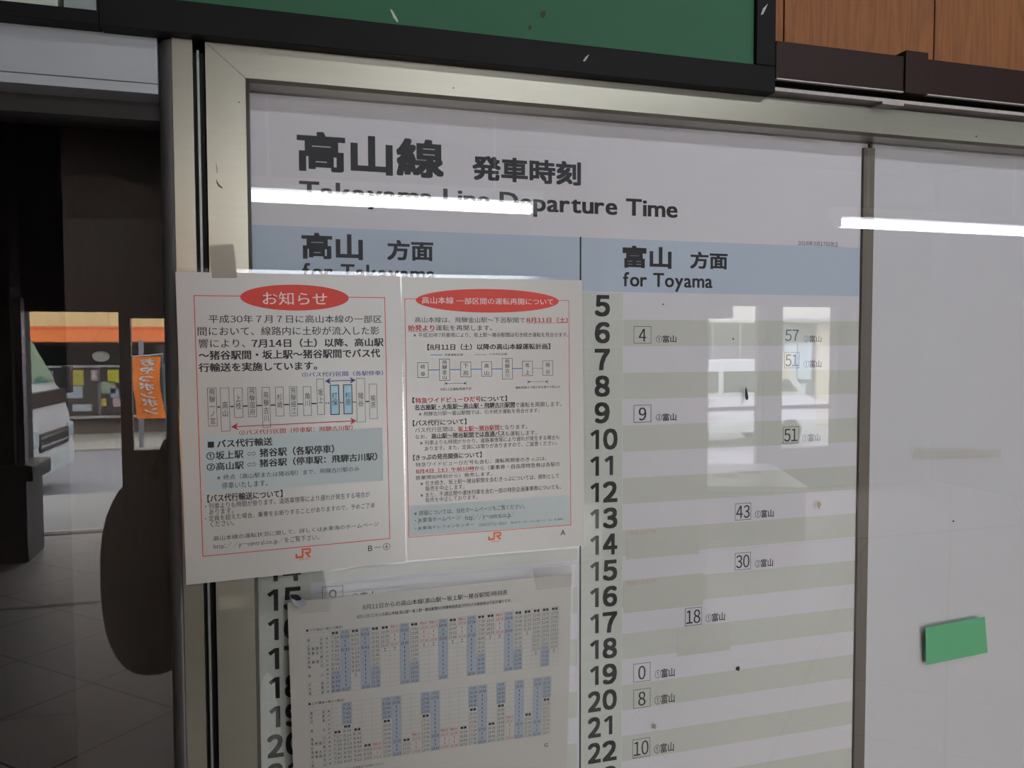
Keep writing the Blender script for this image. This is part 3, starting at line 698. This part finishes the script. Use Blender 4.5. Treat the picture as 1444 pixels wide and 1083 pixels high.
# tapes
def tape(name, pts, y, mt, label, group=None, th=.00012, cat='tape'):
    pl = Plane(y); P3 = [pl.pt(*pl.ab(*p)) for p in pts]
    return prism(name, P3, (0, th, 0), mt, label=label, cat=cat, group=group)
tape('adhesive_tape', [(294.5, 345.5), (329, 343.5), (334.5, 392), (299, 392)], -.0423, TAPE, 'tan adhesive tape strip holding the left notice at its top edge', 'tape pieces on the case')
tape('adhesive_tape', [(307.5, 812), (344, 812), (343.5, 855.5), (308.5, 860)], -.0356, TAPEY, 'pale adhesive tape on the frame below the left notice', 'tape pieces on the case')
tape('adhesive_tape', [(750, 802), (812, 796), (812, 826), (757, 832)], -.0130, TAPEC, 'clear tape over the top right corner of the dense timetable sheet', 'tape pieces on the case')
tape('adhesive_tape', [(424, 838), (470, 834), (466, 862), (424, 866)], -.0130, TAPEC, 'clear tape over the top left corner of the dense timetable sheet', 'tape pieces on the case')
tape('green_tape', [(1305, 885.3), (1345, 877), (1388.8, 869.7), (1392.8, 920.1), (1350, 929), (1305.9, 938)], -.0078, TAPEG, 'green adhesive tape rectangle stuck on the glass')
tape('adhesive_tape', [(1290, 632), (1412, 634), (1412, 645), (1286, 648)], -.0078, tape_mat('faint_tape', 'c4bfae', .15), 'faint yellowed tape mark on the glass above the green tape', 'tape pieces on the case')
# curled corner of clear film under the 15
bm = bmesh.new(); pl = Plane(-.017); n = 14; r0 = []; r1 = []
for i in range(n+1):
    t = i/n*math.pi*.8; c = pl.ab(404+22*(1-math.cos(t))*.5+4, 838+9*math.sin(t)); w0 = pl.pt(c[0], c[1]); r0.append(bm.verts.new(w0)); r1.append(bm.verts.new(w0+Vector((.003, -.004*math.sin(t), -.006))))
for i in range(n): bm.faces.new((r0[i], r0[i+1], r1[i+1], r1[i]))
o = fin('film_curl', bm, mat('grey_film', '9b9ba0', .25), smooth=True, label='curled grey scrap of film above the dense timetable sheet', cat='scrap')
# marks and insects on the glass
def blot(name, u, v, ru, rv, mt, label, group='spots on the case', y=-.0077, seed=0):
    R_ = random.Random(seed); pl = Plane(y); pts = []
    for i in range(12):
        t = 2*math.pi*i/12; s2 = .75+.4*R_.random(); pts.append((u+ru*s2*math.cos(t), v-rv*s2*math.sin(t)))
    return tape(name, pts, y, mt, label, group, .0002, 'mark')
tape('dark_streak', [(1052, 545), (1054, 552), (1055.5, 561), (1054, 564.5), (1051.5, 562.5), (1050.8, 557), (1051, 550)], -.0079, BUGM, 'black teardrop streak stuck on the glass', None, .0005, 'mark')
blot('brown_spot', 1040.5, 943, 3, 3.5, BUGM, 'small black insect speck right of the 0 entry', seed=1)
blot('brown_spot', 1155, 712, 2.5, 6, tape_mat('rust_stain', 'b29a86', .55), 'pale rust stain on the glass right of the 43 entry', seed=2)
blot('brown_spot', 922, 1024, 4, 4, tape_mat('tan_stain', '9c8f80', .5), 'blurred tan spot above the 10 entry', seed=3)
blot('brown_spot', 935.5, 429, 1.2, 1.2, BUGM, 'tiny dark speck in the row of 5', seed=4)
blot('brown_spot', 1034, 478, 1.2, 1.2, BUGM, 'tiny dark speck between the 4 and 57 entries', seed=5)
blot('brown_spot', 1344.5, 735, 1.3, 1.3, BUGM, 'tiny dark speck on the blank right-hand sheet', seed=6)
blot('brown_spot', 1377, 192.5, 1.4, 1.2, BUGM, 'rust speck on the top frame rail at right', y=-.0352, seed=7)
blot('brown_spot', 639.5, 124, 1.1, 1.1, BUGM, 'black speck on the top frame rail above the title', y=-.0352, seed=8)
blot('brown_spot', 337, 144, 1.1, 1.1, BUGM, 'dark speck on the left frame stile near the mitre', y=-.0352, seed=9)
tape('scratch_mark', [(305, 251.5), (306.5, 256), (309.5, 260.5), (314.5, 265), (313, 265.8), (308, 262.8), (305.2, 257.5)], -.0353, BUGM, 'curved black scratch on the left frame stile', None, .0002, 'mark')
tape('scratch_mark', [(304, 226), (306.3, 237), (306.6, 244), (305.8, 244), (305.4, 237)], -.0353, BUGM, 'thin black scratch above the curved scratch on the left stile', None, .0002, 'mark')

# ================================================================== ABOVE THE CASE
gb = empty('green_board', (.2, -.02, 1.906), 'dark green board in a thick black frame above the timetable case', 'notice board')
box('green_panel', -.08, .537, -.044, .008, 1.93, 2.42, GREEN, gb)
bm = bmesh.new(); bm_box(bm, -.137, .5572, -.05, .010, 1.906, 1.9355, .001); 
fin('frame_rail', bm, BLACKP, gb)
box('frame_rail', -.137, .5572, -.05, .010, 2.42, 2.45, BLACKP, gb, .001)
box('frame_stile', -.137, -.075, -.05, .010, 1.9357, 2.4198, BLACKP, gb, .001); box('frame_stile', .5325, .5572, -.05, .010, 1.9357, 2.4198, BLACKP, gb, .001)
tape('scratch_mark', [(550, 13), (553, 14), (559, 24), (562, 31), (560, 31), (555, 25)], -.0443, mat('white_scuff', 'b9c0ba', .7), 'pale scuff on the green board near its lower edge', None, .0002, 'mark')
blot('brown_spot', 766, 20, 4, 5, BUGM, 'dark blot high on the green board', y=-.0444, seed=11)
blot('brown_spot', 747, 38.5, 2.6, 4, BUGM, 'dark blot low on the green board', y=-.0444, seed=12)
tape('scratch_mark', [(822, 86), (826, 80), (831, 76.5), (828, 82), (825, 86.5)], -.0502, mat('white_scuff', 'b9c0ba', .7), 'pale scratch on the black frame of the green board', None, .0002, 'mark')
tape('scratch_mark', [(1073, 21), (1076, 12), (1083, 5), (1080, 12), (1076, 20)], -.0502, mat('white_scuff', 'b9c0ba', .7), 'pale scratch on the upright black frame beside the wood', None, .0002, 'mark')
bm_ = empty('header_beam', (-1, 0, 1.9085), kind='structure'); bm_.name = 'trim_7'; PAR['trim_7'] = Vector((-1, 0, 1.9085))
box('beam_face', -1.9, -.1372, -.05, -.0306, 1.906, 1.9185, BLACKP, bm_, .0008)
box('beam_recess', -1.9, -.098, -.028, .010, 1.9082, 1.9084, BLACKP, bm_)
pb = empty('pale_sign_board', (-.4, 0, 1.924), 'pale grey-green board edge above the black beam at far left', 'sign')
box('board_panel', -.7, -.171, -.042, .008, 1.919, 2.3, mat('pale_green_grey', 'b9c4b4', .6), pb)
box('leaflet_pocket', -.1655, -.1395, -.046, .008, 1.9188, 2.1, mat('grey_pocket_plastic', '8f9a98', .3), label='narrow grey plastic pocket beside the pale board', cat='holder')
# wood panelling: planks of the wall
pan = empty('wall_panelling', (.6, 0, 1.95), kind='structure')
xs = [.5, .5955, .8165, 1.04, 1.26, 1.48, 1.70, 1.92]
for i in range(len(xs)-1): box('plank', xs[i]+.0011, xs[i+1]-.0011, -.010, .011, 1.93, 2.75, WOODP, pan, .0008)
# cable duct
dk = empty('cable_duct', (1.2, 0, 1.922), 'dark brown plastic cable duct running right of the green board', 'cable duct')
bm = bmesh.new(); bm_box(bm, .5578, 1.95, -.05, -.0105, 1.9225, 1.9645, .0012); fin('duct_cover', bm, DUCTM, dk)
bm = bmesh.new(); bm_box(bm, .734, .767, -.0535, -.0105, 1.9205, 1.9705, .001); fin('joint_cover', bm, DUCTM, dk)
bm = bmesh.new(); bm_box(bm, .5585, 1.95, -.0506, -.046, 1.9213, 1.9228); fin('duct_glint', bm, mat('worn_white_and_glint', 'b0a9a4', .6, 0, .3, (200, 3, 3)), dk)  # pale strip: highlight along the duct's lower edge put into colour
box('duct_gap_shade', .5578, 1.95, -.030, -.0105, 1.9145, 1.9212, mat('gap_shade_black', '0e0a0d', .8), dk)  # near-black filler, shade of the gap under the duct painted in
box('lower_track', .552, 1.95, -.047, .010, 1.9095, 1.9135, mat('worn_white_and_glint', 'b0a9a4', .6), dk)
box('track_clip', .705, .736, -.049, .010, 1.9062, 1.9092, mat('worn_white_and_glint', 'b0a9a4', .6), dk)
# ================================================================== LAMPS
def lamp(x0, y, z, length, label):
    e = empty('fluorescent_lamp', (x0+length/2, y, z), label, 'ceiling lamp', 'fluorescent lamps')
    x1 = x0+length
    bm = bmesh.new(); bm_cyl(bm, (x0, y, z), (x1, y, z), .022, 16); fin('tube', bm, TUBEM, e, True)
    bm = bmesh.new(); bm_box(bm, x0-.05, x1+.05, y-.035, y+.035, z+.026, z+.07, .004); fin('housing', bm, WHITEM, e)
    for xx in (x0-.02, x1+.02): box('lamp_holder', xx-.012, xx+.012, y-.017, y+.017, z-.02, z+.026, WHITEM, e, .003)
    for xx in (x0+.15, x1-.15):
        bm = bmesh.new(); bm_cyl(bm, (xx, y, z+.07), (xx, y, 3.6), .005, 8); fin('hanger', bm, WHITEM, e)
lamp(-.13, -2.4, 2.190, 1.19, 'white hanging fluorescent batten mirrored over the title line')
lamp(2.60, -2.4, 2.195, 1.19, 'white hanging fluorescent batten mirrored at the right edge')
lamp(.35, -1.35, 2.60, 1.19, 'added white fluorescent batten, unseen, lighting the board from above')  # extra lamp out of view, added to brighten the upper case

# ================================================================== THINGS SEEN MIRRORED IN THE GLASS
WHITEP = mat('white_vehicle_paint', 'e6e9ec', .3); DGL = mat('dark_vehicle_glass', '20302e', .08); TGL = mat('tinted_windscreen', '5f8a80', .1)
TYRE = mat('tyre_rubber', '18181a', .8); CHROME = mat('chrome', 'd0d4da', .15, 1.0); BLK = mat('black_plastic', '17171c', .4)
def placed(e, loc, ang):
    e.location = loc; e.rotation_euler = (0, 0, ang)
PAR['x'] = Vector()
def vbox(name, l0, l1, w0, w1, z0, z1, mt, e, bev=0.): 
    return box(name, l0, l1, w0, w1, z0, z1, mt, e, bev)
# minibus: local x forward (front at 0), y across (+-1), z from road
bus = empty('minibus', (0, 0, 0), 'white minibus mirrored in the door glass, front end towards the shop', 'bus')
pf = [(0.02, .32), (0.03, .62), (0.0, .80), (-.03, 1.10), (-.12, 1.42), (-.20, 1.52), (-.62, 2.42), (-.80, 2.58), (-6.2, 2.62), (-6.3, 2.5), (-6.3, .35)]
prism('body', [(x, -1.0, z) for x, z in pf], (0, 2.0, 0), WHITEP, bus)
prism('windscreen', [(-.205, -.92, 1.56), (-.60, -.92, 2.36), (-.60, .92, 2.36), (-.205, .92, 1.56)], (.02, 0, .01), TGL, bus)
for sy in (-1, 1):
    y0, y1 = sorted((sy*1.0, sy*1.012)); 
    prism('side_window', [(-.35, y0, 1.5), (-.72, y0, 2.32), (-1.35, y0, 2.32), (-1.35, y0, 1.42)], (0, y1-y0, 0), TGL, bus)
    for i in range(4): box('side_window', -2.6-i*1.15+.05, -1.5-i*1.15, y0, y1, 1.45, 2.3, DGL, bus)
    box('mirror', -.10, .02, sy*1.06-.02*sy-.1, sy*1.06+.12, 1.38, 1.80, BLK, bus, .02)
    bm = bmesh.new(); bm_cyl(bm, (-.1, sy*1.0, 1.45), (-.04, sy*1.1, 1.5), .015); fin('mirror_arm', bm, BLK, bus)
    box('headlamp', -.03, .045, sy*.86-.11, sy*.86+.11, .74, .95, mat('headlamp_glass', 'c8d0d6', .1), bus, .02)
    for lx in (-.95, -4.8):
        bm = bmesh.new(); bm_cyl(bm, (lx, sy*.82, .36), (lx, sy*1.01, .36), .36, 24); fin('wheel', bm, TYRE, bus)
box('wiper_panel', -.13, -.03, -.93, .93, 1.25, 1.46, BLK, bus, .01)
box('grille', -.01, .04, -.7, .7, .66, .90, BLK, bus, .01)
for z in (.72, .84): box('grille_bar', .03, .055, -.68, .68, z, z+.035, CHROME, bus, .005)
box('number_plate', .04, .06, -.17, .17, .42, .58, mat('plate_green_white', 'c9d2c6', .5), bus)
box('bumper', -.02, .05, -.98, .98, .34, .62, WHITEP, bus, .02)
placed(bus, (-2.92, -12.0, -.45), math.radians(2))
# shop across the street
shop = empty('shop_building', (0, 0, 0), 'yellow-clad shop with orange awning mirrored in the door glass', 'building')
YEL = mat('yellow_siding', 'dcc891', .7); AWN = mat('orange_awning', 'd9703a', .6)
box('wall', -14, 1.0, -24, -20.2, -.40, 1.2, mat('shop_brown_wall', '6b6058', .8), shop)
for i in range(60): box('siding_panel', -14+i*.25+.006, -13.75+i*.25, -20.1+.004*(i % 2), -19.98+.004*(i % 2), 1.95, 5.0, YEL, shop)
box('upper_wall', -14, 1.0, -24, -20.1, 1.65, 5.0, YEL, shop)
for i in range(19): prism('awning_panel', [(-14+i*.8, -18.9, 1.74), (-13.21+i*.8, -18.9, 1.74), (-13.21+i*.8, -19.95, 2.04), (-14+i*.8, -19.95, 2.04)], (0, 0, .03), AWN, shop)
bm = bmesh.new(); bm_cyl(bm, (-14, -19.9, 2.06), (1, -19.9, 2.06), .05); fin('awning_ridge', bm, AWN, shop)
box('fascia', -14, 1.0, -20.2, -19.2, 1.68, 1.72, mat('grey_fascia', '4a464c', .8), shop)
box('transom_glass', -14, 1.0, -20.2, -20.0, 1.22, 1.70, mat('dark_shop_glass', '14191c', .1), shop)
box('sill_bar', -14, 1.0, -20.0, -19.95, 1.16, 1.21, mat('white_bar', 'c9cdd6', .5), shop)
box('shop_window', -14, 1.0, -20.19, -20.05, .0, 1.16, mat('shop_window_glass', '3d3c3d', .15), shop)
for i in range(12): box('window_post', -13.6+i*1.23, -13.54+i*1.23, -20.06, -20.0, -.05, 1.16, mat('grey_post', '6f6c72', .5), shop)
box('window_ledge', -14, 1.0, -20.0, -19.9, -.02, .04, mat('pale_ledge', 'a8a4a4', .6), shop)
pc = ['8fa0ae', 'b8b4ac', 'c7bd4a', 'a8b6c2', 'c9c4bb', '9fb09a', 'd3cf3a', 'b7a3a6', '8fa0ae', 'c7bd4a', 'b0b4b8', 'd0cc52']
px_ = [(-5.0, .75, .32, .4), (-4.85, .28, .3, .4), (-4.5, .8, .45, .35), (-4.5, .5, .42, .28), (-3.9, .9, .18, .25), (-3.72, .6, .33, .28), (-3.55, .85, .24, .3), (-3.45, .28, .18, .2), (-3.5, .5, .18, .22), (-3.75, .3, .16, .18), (-4.3, .2, .4, .16), (-5.3, .6, .2, .5)]
for i, (x, z, w, h2) in enumerate(px_): box('poster', x, x+w, -20.045, -20.03, z-.05, z-.05+h2, mat('poster_tint_%d' % i, pc[i], .6), shop)
bm = bmesh.new(); bmesh.ops.create_uvsphere(bm, u_segments=16, v_segments=8, radius=.17)
for v in bm.verts: v.co = Vector((-3.62+v.co.x*1.1, -19.7+v.co.y*.5, 1.42+v.co.z*.75))
fin('round_sign', bm, mat('pale_round_sign', 'cdd4cc', .5), shop, True)
# banner on a pole, facing the station
bn = empty('banner_flag', (-1.9, -15, -.45), 'orange banner flag with white lettering on a pole, mirrored beside the door jamb', 'banner')
bm = bmesh.new(); bm_cyl(bm, (-1.73, -15.02, -.45), (-1.80, -15.02, 1.55), .018, 10); fin('flag_pole', bm, mat('blue_grey_pole', '4c6470', .5), bn)
bm = bmesh.new(); bm_cyl(bm, (-1.78, -15.0, 1.50), (-2.42, -15.0, 1.45), .012, 8); fin('cross_bar', bm, mat('white_bar', 'c9cdd6', .5), bn)
FL = Plane(-15.0); 
class Back(Plane):
    def __init__(s, o): s.o = Vector(o); s.e = Vector((0, 0, 1)); s.n = Vector((0, 1, 0))
    def pt(s, a, b, h=0.): 
        sway = .03*math.sin(b*5); lean = -.10*(1.45-b)/1.1
        return Vector((s.o.x-a+sway-lean*.6, s.o.y+h+.02*math.sin(b*7+a*6), s.o.z+b))
fp = Back((-1.84, -15, 0)); bm = bmesh.new(); g = []
for j2 in range(13):
    b = 1.46-1.12*j2/12; row = []
    for i in range(5): row.append((bm.verts.new(fp.pt((.50-.06*math.sin(j2/12*3.1))*i/4, b)), bm.verts.new(fp.pt((.50-.06*math.sin(j2/12*3.1))*i/4, b, -.004))))
    g.append(row)
for j2 in range(12):
    for i in range(4):
        for s2 in (0, 1): bm.faces.new((g[j2][i][s2], g[j2][i+1][s2], g[j2+1][i+1][s2], g[j2+1][i][s2]))
fin('flag_cloth', bm, mat('orange_cloth', 'ee7d22', .7, 0, .25, (2, 2, 3)), bn)
bt = printer('white_lettering', fp, WHITEM, bn, .012); bt.text('おやつポンポン', (.10, .42, .34, 1.42), .03, True)
# utility pole
up = empty('street_post', (-2.23, -15.4, -.45), 'grey steel street post behind the orange banner, mirrored', 'post')
bm = bmesh.new(); bm_cyl(bm, (-2.23, -15.4, -.45), (-2.19, -15.4, 1.75), .045, 12); fin('shaft', bm, mat('grey_steel', '8a8890', .5), up)
box('footing', -2.45, -2.0, -15.6, -15.2, -.45, -.22, mat('concrete', '9a9590', .9), up, .02)
# small van on the street, side-on, mirrored in the timetable glass
van = empty('white_van', (0, 0, 0), 'small white van parked across the street, mirrored in the timetable glass', 'van')
vp = [(-1.7, .35), (-1.72, .9), (-1.62, 1.55), (-1.45, 1.73), (.6, 1.78), (.95, 1.72), (1.45, 1.08), (1.66, .95), (1.72, .6), (1.68, .32)]
prism('body', [(x, -.74, z) for x, z in vp], (0, 1.48, 0), WHITEP, van)
VG = mat('grey_green_window', '3c4443', .25)
for x0, x1 in ((-1.45, -.62), (-.50, .28)): box('side_window', x0, x1, .735, .75, 1.12, 1.55, VG, van, .005)
prism('side_window', [(.40, .735, 1.12), (.40, .735, 1.55), (.86, .735, 1.55), (1.25, .735, 1.12)], (0, .015, 0), VG, van)
for x in (-.75, .33): box('door_handle', x-.09, x+.03, .74, .76, .93, .97, mat('grey_handle', '9a9ea0', .4), van)
box('door_seam', -1.7, 1.66, .738, .744, .80, .805, mat('seam_grey', 'a8acb0', .6), van)
box('sill_trim', -1.68, 1.66, .738, .75, .30, .45, mat('pale_grey_trim', 'c4c8cc', .5), van)
for lx in (-1.1, 1.08):
    for sy in (-1, 1):
        bm = bmesh.new(); bm_cyl(bm, (lx, sy*.60, .27), (lx, sy*.76, .27), .27, 20); fin('wheel', bm, TYRE, van)
class VanSide(Plane):
    def __init__(s): s.o = Vector(); s.e = Vector((0, 0, 1)); s.n = Vector((0, 1, 0))
    def pt(s, a, b, h=0.): return Vector((-a, .745+h, b))
vt = printer('grey_lettering', VanSide(), mat('grey_vinyl', '77798c', .5), van, .001); vt.text('大沢土木工業', (-.25+.9, .56, .22+.9, .64), .01)
placed(van, (9.35, -14.4, -.45), 0)
box('roof_box', 0, 0, 0, 0, 0, 0, WHITEP) if False else None
# beige building behind the van
bb = empty('beige_building', (12, -21, -.4), 'beige rendered building with glazed doorway, mirrored at the right of the glass', 'building')
BEI = mat('beige_render', 'cfc6b6', .8, 0, .05, (1, 1, 1)); GRYW = mat('grey_shutter', '5a5958', .8)
box('wall', 16.65, 24, -26, -21.0, -.4, 2.35, BEI, bb)
box('upper_wall', 6, 24, -26, -21.2, 2.3, 5.0, mat('pale_upper_wall', 'e4dfd4', .7), bb)
box('canopy', 15.0, 24, -21.2, -20.4, 2.32, 2.44, mat('canopy_grey', '8f8f8c', .6), bb)
box('shutter', 6, 15.4, -26, -21.1, -.4, 2.32, GRYW, bb)
for i in range(10): box('shutter_seam', 6.3+i*.95, 6.36+i*.95, -21.1, -21.06, -.4, 2.3, mat('pale_seam', '8d8f90', .6), bb)
box('door_surround', 15.4, 16.65, -26, -21.12, -.4, 2.35, mat('door_grey', '7d848b', .5), bb)
for x0, x1, z0, z1 in ((15.5, 15.95, .55, 1.7), (16.0, 16.5, .55, 1.7), (15.85, 16.3, -.25, .42)): box('door_pane', x0, x1, -21.12, -21.05, z0, z1, mat('pale_blue_pane', 'b9cdd6', .2), bb)
box('wall_window', 17.35, 18.6, -21.01, -20.97, .4, 1.9, GRYW, bb)
box('meter_box', 8.2, 8.52, -11.2, -11.0, 1.05, 1.505, mat('cream_box', 'd6cdb4', .6), label='cream cabinet on a grey street pole, mirrored beside the van', cat='cabinet')
box('cabinet_post', 8.12, 8.17, -11.2, -11.12, -.45, 2.6, mat('pale_pole', 'b9bab8', .6), label='thin pale street pole carrying the cream cabinet, mirrored', cat='post')
# bin with two round openings, in the waiting room
bn2 = empty('bench_box', (0, 0, 0), 'low box with white lid and two round holes, mirrored below the van', 'box')
bw = .72; bl = 1.36
bm = bmesh.new(); bm_box(bm, -bw, bw, -bl/2, bl/2, .41, .45, .004); fin('lid', bm, mat('white_lid', 'f0f2f4', .35), bn2)
bm = bmesh.new(); bm_box(bm, -bw+.02, bw-.02, -bl/2+.02, bl/2-.02, 0, .41); fin('body', bm, mat('grey_bin_body', '8f9294', .5), bn2)
for x, y in ((.14, .12), (.38, -.12)):
    bm = bmesh.new(); bm_cyl(bm, (x, y, .4495), (x, y, .452), .12, 24); fin('opening', bm, mat('bin_hole', '4c4e50', .7), bn2)
placed(bn2, (3.86, -5.73, 0), math.radians(22))
# the photographer, mirrored only as a dark outline
def skin(name, joints, edges, mt, parent=None, sub=1, **k):
    me = bpy.data.meshes.new(name); me.from_pydata([j[0] for j in joints], edges, []); o = link(name, me, mt, parent, **k)
    md = o.modifiers.new('Skin', 'SKIN'); md.use_smooth_shade = True
    for i, j in enumerate(joints):
        r_ = j[1] if isinstance(j[1], tuple) else (j[1], j[1]); me.skin_vertices[0].data[i].radius = r_
    me.skin_vertices[0].data[0].use_root = True
    s2 = o.modifiers.new('Sub', 'SUBSURF'); s2.levels = sub; s2.render_levels = sub
    return o
CLO = mat('dark_clothing', '1f1b1a', .9); SKN = mat('skin', 'c79a7e', .6)
per = empty('person', (0, 0, 0), 'person in dark clothes holding a camera up, bag at the hip, mirrored as an outline', 'person')
J = [((-.02, -1.30, .95), (.17, .12)), ((-.01, -1.30, 1.15), (.15, .11)), ((0, -1.29, 1.36), (.18, .11)), ((0, -1.26, 1.47), (.07, .07)), ((0, -1.20, 1.53), .055),
     ((-.11, -1.30, .86), .10), ((-.12, -1.28, .48), .07), ((-.12, -1.31, .09), .05), ((-.12, -1.17, .04), .04),
     ((.09, -1.30, .86), .10), ((.10, -1.28, .48), .07), ((.11, -1.31, .09), .05), ((.11, -1.17, .04), .04),
     ((-.19, -1.28, 1.40), .065), ((-.25, -1.22, 1.16), .05), ((-.10, -1.00, 1.44), .035),
     ((.19, -1.28, 1.40), .065), ((.25, -1.20, 1.18), .05), ((.11, -1.00, 1.44), .035)]
Ed = [(0, 1), (1, 2), (2, 3), (3, 4), (0, 5), (5, 6), (6, 7), (7, 8), (0, 9), (9, 10), (10, 11), (11, 12), (2, 13), (13, 14), (14, 15), (2, 16), (16, 17), (17, 18)]
skin('body', J, Ed, CLO, per, 2)
bm = bmesh.new(); bmesh.ops.create_uvsphere(bm, u_segments=24, v_segments=16, radius=1)
for v in bm.verts:
    x, y, z = v.co; v.co = Vector((x*.075*(1-.25*max(0, -z)), -1.15+y*.095, 1.635+z*.118))
for (c, s3) in (((-.03, -1.062, 1.645), .012), ((.03, -1.062, 1.645), .012)):
    g2 = bmesh.ops.create_uvsphere(bm, u_segments=8, v_segments=6, radius=s3)
    for v in g2['verts']: v.co += Vector(c)
g2 = bmesh.ops.create_cone(bm, segments=8, radius1=.016, radius2=.006, depth=.045, cap_ends=True)
for v in g2['verts']: v.co = Vector((v.co.x, -1.05+v.co.y, 1.62+v.co.z))
for sx in (-1, 1):
    g2 = bmesh.ops.create_uvsphere(bm, u_segments=8, v_segments=6, radius=1)
    for v in g2['verts']: v.co = Vector((sx*.077+v.co.x*.01, -1.16+v.co.y*.018, 1.63+v.co.z*.03))
fin('head', bm, SKN, per, True)
bm = bmesh.new(); bmesh.ops.create_uvsphere(bm, u_segments=24, v_segments=12, radius=1)
for v in bm.verts: v.co = Vector((v.co.x*.086, -1.168+v.co.y*.10, 1.67+v.co.z*.105))
bmesh.ops.delete(bm, geom=[v for v in bm.verts if v.co.z < 1.60 or (v.co.y > -1.085 and v.co.z < 1.70)], context='VERTS')
fin('hair', bm, mat('black_hair', '151211', .6), per, True)
for sx in (-1, 1):
    w = Vector((sx*.095, -.99, 1.47)); base = Vector((sx*.068, -.945, 1.56))
    jj = [(tuple(w), .026), (tuple(w.lerp(base, .6)), (.030, .018)), (tuple(base), (.032, .016))]; ee = [(0, 1), (1, 2)]
    for i in range(4):
        a = base+Vector((sx*.004, .004, .018*(i-1.2))); b = a+Vector((-sx*.022, .022, .006)); c = b+Vector((-sx*.022, .004, .002)); k0 = len(jj)
        jj += [(tuple(a), .009), (tuple(b), .008), (tuple(c), .0065)]; ee += [(2, k0), (k0, k0+1), (k0+1, k0+2)]
    k0 = len(jj); jj += [(tuple(base+Vector((-sx*.018, -.02, -.03))), .010), (tuple(base+Vector((-sx*.036, .0, -.028))), .008)]; ee += [(1, k0), (k0, k0+1)]
    skin('hand', jj, ee, SKN, per, 1)
camb = empty('camera', (0, -.9, 1.62), 'small black compact camera held up by the photographer', 'camera'); camb.name = 'compact_camera'; PAR['compact_camera'] = Vector((0, -.9, 1.62))
box('camera_body', -.05, .05, -.925, -.9, 1.585, 1.645, BLK, camb, .004)
bm = bmesh.new(); bm_cyl(bm, (0, -.9, 1.62), (0, -.872, 1.62), .022, 20); fin('lens_barrel', bm, CHROME, camb)
bag = empty('shoulder_bag', (-.29, -1.2, .86), 'dark rounded shoulder bag hanging at the photographer\'s hip, mirrored as an outline', 'bag')
bm = bmesh.new(); bmesh.ops.create_uvsphere(bm, u_segments=24, v_segments=16, radius=1)
for v in bm.verts:
    x, y, z = v.co; s3 = lambda t: math.copysign(abs(t)**.8, t); v.co = Vector((-.262+s3(x)*.112, -1.17+s3(y)*.09, 1.085+s3(z)*.235))
fin('bag_body', bm, mat('dark_canvas', '1c1613', .9), bag, True)
bm = bmesh.new()
pts = [(-.26, -1.17, 1.30), (-.22, -1.16, 1.40), (-.12, -1.17, 1.485), (-.04, -1.36, 1.44), (.0, -1.42, 1.30)]
for i in range(4): bm_cyl(bm, pts[i], pts[i+1], .014, 8)
fin('strap', bm, mat('dark_canvas', '1c1613', .9), bag)

build_prints()
